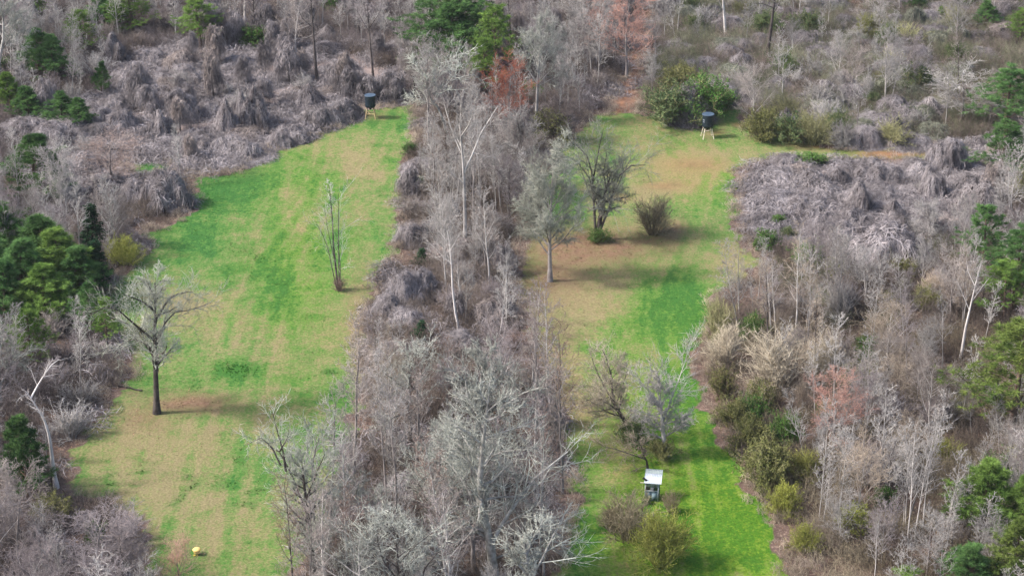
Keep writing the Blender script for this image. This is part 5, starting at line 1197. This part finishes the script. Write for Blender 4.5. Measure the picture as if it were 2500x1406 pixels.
# ================================================================== FEEDERS, SHELTER, SMALL THINGS
mat('barrel_black', (.004,.011,.019), (.007,.017,.028), rough=.5, spec=.4, rnd=0)
mat('lid_blue', (.035,.06,.095), (.055,.085,.125), rough=.4, spec=.5, rnd=0)
mat('lumber', (.50,.36,.20), (.64,.48,.28), rough=.8, scale=4, rnd=.1)
mat('lumber_white', (.60,.52,.40), (.72,.64,.52), rough=.7, scale=4, rnd=.1)
mat('steel_dark', (.02,.02,.02), (.04,.04,.045), rough=.5, rnd=0)
mat('label_white', (.16,.18,.22), (.22,.24,.28), rough=.6, rnd=0)
mat('painted_ply', (.13,.20,.24), (.20,.28,.32), rough=.8, scale=3, rnd=.05)
mat('board_grey', (.22,.27,.30), (.36,.40,.42), rough=.85, scale=5, rnd=.25)
mat('roof_white', (.46,.52,.58), (.56,.61,.66), rough=.45, scale=2, rnd=0)
mat('roof_old', (.24,.29,.29), (.32,.37,.36), rough=.6, scale=2, rnd=0)
mat('inside_dark', (.015,.012,.012), (.03,.025,.025), rnd=0)
mat('yellow_plastic', (.66,.46,.15), (.76,.55,.20), rough=.5, spec=.3, scale=2, rnd=0)
mat('yellow_dark', (.50,.36,.04), (.60,.44,.06), rough=.6, scale=2, rnd=0)
mat('bucket_white', (.70,.66,.66), (.80,.76,.76), rough=.5, rnd=0)
mat('tarp_black', (.008,.008,.009), (.016,.016,.018), rough=.6, rnd=0)

def barrel(name, label, px, py, dia, legs_mat, variant, rz):
    x, y = G(px, py); r = empty(name, (x, y, float(terrain(x, y))), rz); tag(r, label, 'feeder', 'barrel feeders on wooden legs')
    R = dia/2; z0 = 1.25; z1 = z0+dia*1.15
    b = MB(); prof = [(0, z0), (R*.55, z0), (R*.88, z0+.06), (R*.97, z0+.16)]
    for k in range(4):
        zz = z0+.16+(z1-z0-.24)*k/4; h = (z1-z0-.24)/4
        prof += [(R*.97, zz+h*.35), (R, zz+h*.5), (R*.97, zz+h*.65)]
    prof += [(R*.97, z1-.06), (R*1.0, z1-.04), (R*1.0, z1)]
    b.lathe(prof, 32); body = link('barrel', b.mesh('barrel'), 'barrel_black', r)
    l = MB(); l.lathe([(R*1.05, z1-.03), (R*1.06, z1+.05), (R*1.02, z1+.07), (R*.95, z1+.045), (R*.4, z1+.07), (0, z1+.08)], 32); link('lid', l.mesh('lid'), 'lid_blue', r)
    s = MB(); s.lathe([(0, z0-.28), (.14, z0-.26), (.15, z0-.04), (.10, z0+.01)], 12); link('spreader', s.mesh('spreader'), 'steel_dark', r)
    feet = []
    for k, a in enumerate([45, 135, 225, 315]):
        ca, sa = math.cos(math.radians(a)), math.sin(math.radians(a))
        top = (R*.80*ca, R*.80*sa, z0+.12); kn = (R*.86*ca, R*.86*sa, z0-.16)
        m = MB(); m.bar(top, kn, .055, .055, 6); link('leg_socket', m.mesh('leg_socket'), 'steel_dark', r)
        f = (R*1.36*ca, R*1.36*sa, -.06); feet.append((kn, f))
        m = MB(); m.bar((R*.85*ca, R*.85*sa, z0-.06), f, .052, .046, 6); link('leg', m.mesh('leg'), legs_mat, r)
    def on(k, t): a, c = feet[k]; return tuple(a[i]*(1-t)+c[i]*t for i in range(3))
    if variant == 0:
        for a, c, t in [(2, 3, .45), (0, 1, .5)]:
            m = MB(); m.bar(on(a, t), on(c, t), .04, .04, 5); link('crossbar', m.mesh('crossbar'), legs_mat, r)
        m = MB(); m.bar(on(2, .10), tuple((p+q)/2 for p, q in zip(on(2, .45), on(3, .45))), .04, .04, 5); link('brace', m.mesh('brace'), legs_mat, r)
    else:
        m = MB(); p = on(2, .35); m.bar(p, (p[0]-.38, p[1]-.12, p[2]+.30), .045, .045, 5); link('brace', m.mesh('brace'), legs_mat, r)
        m = MB(); m.bar(on(0, .35), on(1, .45), .035, .035, 5); link('crossbar', m.mesh('crossbar'), legs_mat, r)
        for zz in (.62, .46):                               # two pale stickers wrapped on the barrel's left
            m = MB(); aa = np.radians(np.linspace(198, 222, 5)); h = .10
            V = [[R*1.012*math.cos(t), R*1.012*math.sin(t), z0+zz*dia*1.13+dz] for t in aa for dz in (0, h)]
            m.add(V, [[2*i, 2*i+2, 2*i+3, 2*i+1] for i in range(4)]); link('sticker', m.mesh('sticker'), 'label_white', r)
    return r
barrel('barrel_feeder', 'black barrel feeder on tan wooden legs before the grey vine bank', 905, 289, 1.24, 'lumber', 0, 0.0)
barrel('barrel_feeder', 'black barrel feeder on white legs before the large green thickets', 1727, 336, 1.30, 'lumber_white', 1, .12)

def shelter():
    px, py = 1592, 1214; x, y = G(px, py); rz = -.16
    r = empty('shooting_shelter', (x, y, float(terrain(x, y))), rz); tag(r, 'small blue-grey wooden shelter with a white sloping metal roof and open window', 'shelter')
    W, D, HF, HB = .92, .95, 1.62, 2.0          # the roof falls towards the camera side
    hw, hd = W/2, D/2
    def bx(nm, c, d, m, R=None):
        q = MB(); q.box(c, d, R); return link(nm, q.mesh(nm), m, r)
    for sx in (-1, 1):
        for sy, h in ((-1, HF), (1, HB)): bx('post', (sx*(hw+.03), sy*(hd+.03), h/2), (.07, .07, h), 'board_grey')
    for k in range(2): bx('panel', (-W/4+k*W/2, -hd, .44), (W/2-.012, .025, .86), 'painted_ply')
    bx('window_sill', (0, -hd-.02, .895), (W-.02, .09, .035), 'board_grey')
    for k in range(6): bx('plank', (-hw+W/12+k*W/6, -hd, 1.42), (W/6-.014, .024+.006*(k % 3), .36), 'board_grey')
    bx('window_header', (0, -hd+.02, 1.225), (W-.02, .05, .04), 'board_grey')
    for sx in (-1, 1):
        for k in range(4): bx('plank', (sx*hw, -hd+D/8+k*D/4, .80+.04*k), (.025, D/4-.014, 1.56+.08*k), 'painted_ply')
    for k in range(4): bx('plank', (-hw+W/8+k*W/4, hd, .96), (W/4-.014, .025, 1.88), 'painted_ply')
    bx('floor_board', (0, 0, .06), (W-.06, D-.06, .04), 'inside_dark')
    # corrugated roof: an older sheet behind, a white one in front
    ang = math.atan2(HB-HF, D); ca, sa = math.cos(ang), math.sin(ang); RW, RL = 1.30, 1.42
    def sheet(nm, v0, v1, m, dz):
        q = MB(); n = 53; u = np.linspace(-RW/2, RW/2, n); wv = .016*np.cos(u*2*math.pi/.125)
        V = []
        for t in (0, 1):
            for v in (v0, v1):
                for k in range(n): V.append((u[k]+.06, v*ca, (HF+HB)/2+.05+v*sa+wv[k]*ca+dz-t*.008))
        Q = []
        for k in range(n-1):
            Q += [[k, k+1, n+k+1, n+k], [2*n+k, 3*n+k, 3*n+k+1, 2*n+k+1], [k, 2*n+k, 2*n+k+1, k+1], [n+k, n+k+1, 3*n+k+1, 3*n+k]]
        q.add(V, Q); return link(nm, q.mesh(nm), m, r)
    sheet('roof_sheet', .20, RL/2+.02, 'roof_old', -.012); sheet('roof_sheet', -RL/2, .26, 'roof_white', .012)
    q = MB(); q.bar((-hw-.42, -RL/2*ca+.10, HF-.06), (hw+.28, -RL/2*ca+.12, HF-.05), .03, .03, 6); link('roof_rail', q.mesh('roof_rail'), 'lumber_white', r)
    # what rests in and on it
    def wp(lx, ly, lz): c, s_ = math.cos(rz), math.sin(rz); return (x+lx*c-ly*s_, y+lx*s_+ly*c, float(terrain(x, y))+lz)
    b = empty('white_bucket', wp(0, -.22, .08)); tag(b, 'white tub standing inside the window of the small shelter', 'tub')
    q = MB(); q.lathe([(0, 0), (.13, 0), (.16, .95), (.17, .96), (.17, 1.0), (.0, 1.02)], 18); link('tub', q.mesh('tub'), 'bucket_white', b)
    t = empty('black_tarp', wp(-hw-.10, -.30, HF+.10)); tag(t, 'scrap of black sheeting caught on the left corner of the shelter roof', 'tarp')
    q = MB(); rng = np.random.RandomState(3); n = 7
    P = np.array([[(i/(n-1)-.5)*.34, (j/(n-1)-.5)*.42, .05+.10*math.sin(i*1.1+j*.7)*math.cos(j*.9)+rng.rand()*.03] for i in range(n) for j in range(n)])
    P = np.concatenate([P, P-np.array([0, 0, .012])]); Q = [[i*n+j, (i+1)*n+j, (i+1)*n+j+1, i*n+j+1] for i in range(n-1) for j in range(n-1)]
    q.add(P, Q+[[a+n*n for a in f[::-1]] for f in Q]); link('sheeting', q.mesh('sheeting'), 'tarp_black', t)
shelter()

def yellow_feeder():
    px, py = 481, 1353; x, y = G(px, py); r = empty('yellow_feeder', (x, y, float(terrain(x, y))), .3); r.scale = (.86, .86, .64); tag(r, 'yellow plastic tub feeder with a wide lid on the grass at the lower left', 'feeder')
    q = MB(); q.lathe([(0, .16), (.20, .16), (.26, .26), (.285, .44), (.27, .60), (.22, .66)], 28); link('tub', q.mesh('tub'), 'yellow_plastic', r)
    q = MB(); q.lathe([(.33, .58), (.36, .60), (.35, .66), (.28, .74), (.12, .80), (0, .81)], 28); link('lid', q.mesh('lid'), 'yellow_plastic', r)
    for a in (30, 150, 270):
        q = MB(); c, s_ = math.cos(math.radians(a)), math.sin(math.radians(a)); q.bar((.16*c, .16*s_, .2), (.27*c, .27*s_, -.04), .03, .025, 6); link('leg', q.mesh('leg'), 'yellow_dark', r)
    q = MB(); q.box((-.24, -.26, .10), (.20, .12, .10)); link('spout', q.mesh('spout'), 'yellow_dark', r)
    x, y = G(1520, 982); r = empty('yellow_bucket', (x, y, float(terrain(x, y)))); tag(r, 'small yellow bucket on the grass behind the leaning dark tree', 'bucket')
    q = MB(); q.lathe([(0, 0), (.10, 0), (.13, .22), (.14, .23), (.13, .235), (.11, .06), (0, .05)], 20); link('tub', q.mesh('tub'), 'yellow_plastic', r)
    q = MB(); a = np.linspace(0, math.pi, 9); pts = np.stack([.13*np.cos(a), .04*np.sin(a)-.0, .22+.10*np.sin(a)], 1); q.frusta(pts[:-1], pts[1:], np.full(8, .008), np.full(8, .008), 5); link('handle', q.mesh('handle'), 'steel_dark', r)
yellow_feeder()

def fallen(label, a, b, rad, m, seed):
    p, q = G(*a), G(*b); rng = np.random.RandomState(seed); x, y = p
    r = empty('fallen_branch', (x, y, float(terrain(x, y)))); tag(r, label, 'branch')
    P = np.array([[0, 0, .12], [(q[0]-x)*.35, (q[1]-y)*.35+.15, .16], [(q[0]-x)*.7, (q[1]-y)*.7-.1, .12], [q[0]-x, q[1]-y, .10]])
    P = resample(P, 9)+rng.normal(0, .04, (9, 3)); rd = rad*np.linspace(1, .3, 9)
    t = MB(); put(t, P[None], rd[None], 6); link('limb', t.mesh('limb'), m, r)
    p1, r1, _ = spawn(rng, P[None], rd[None], None, n=9, start=.3, ln=.3, ang=45, angv=12, segs=3, wig=.2, trop=.05, rf=.5)
    p1[..., 2] = np.maximum(p1[..., 2], .02); t = MB(); put(t, p1, r1, 3); link('side_branches', t.mesh('side_branches'), m, r)
fallen('long dark fallen branch at the wood edge left of the lone oak', (345,955), (225,938), .07, 'bark_dark', 1)
fallen('pale fallen pole lying in the left vine bank', (558,336), (575,306), .06, 'bark_white', 2)
fallen('pale fallen branch on the meadow edge below the low vine ridge', (628,402), (650,388), .05, 'bark_pale', 3)
fallen('grey fallen branch near the foot of the right vine bank', (1975,585), (1930,580), .06, 'bark_pale', 4)
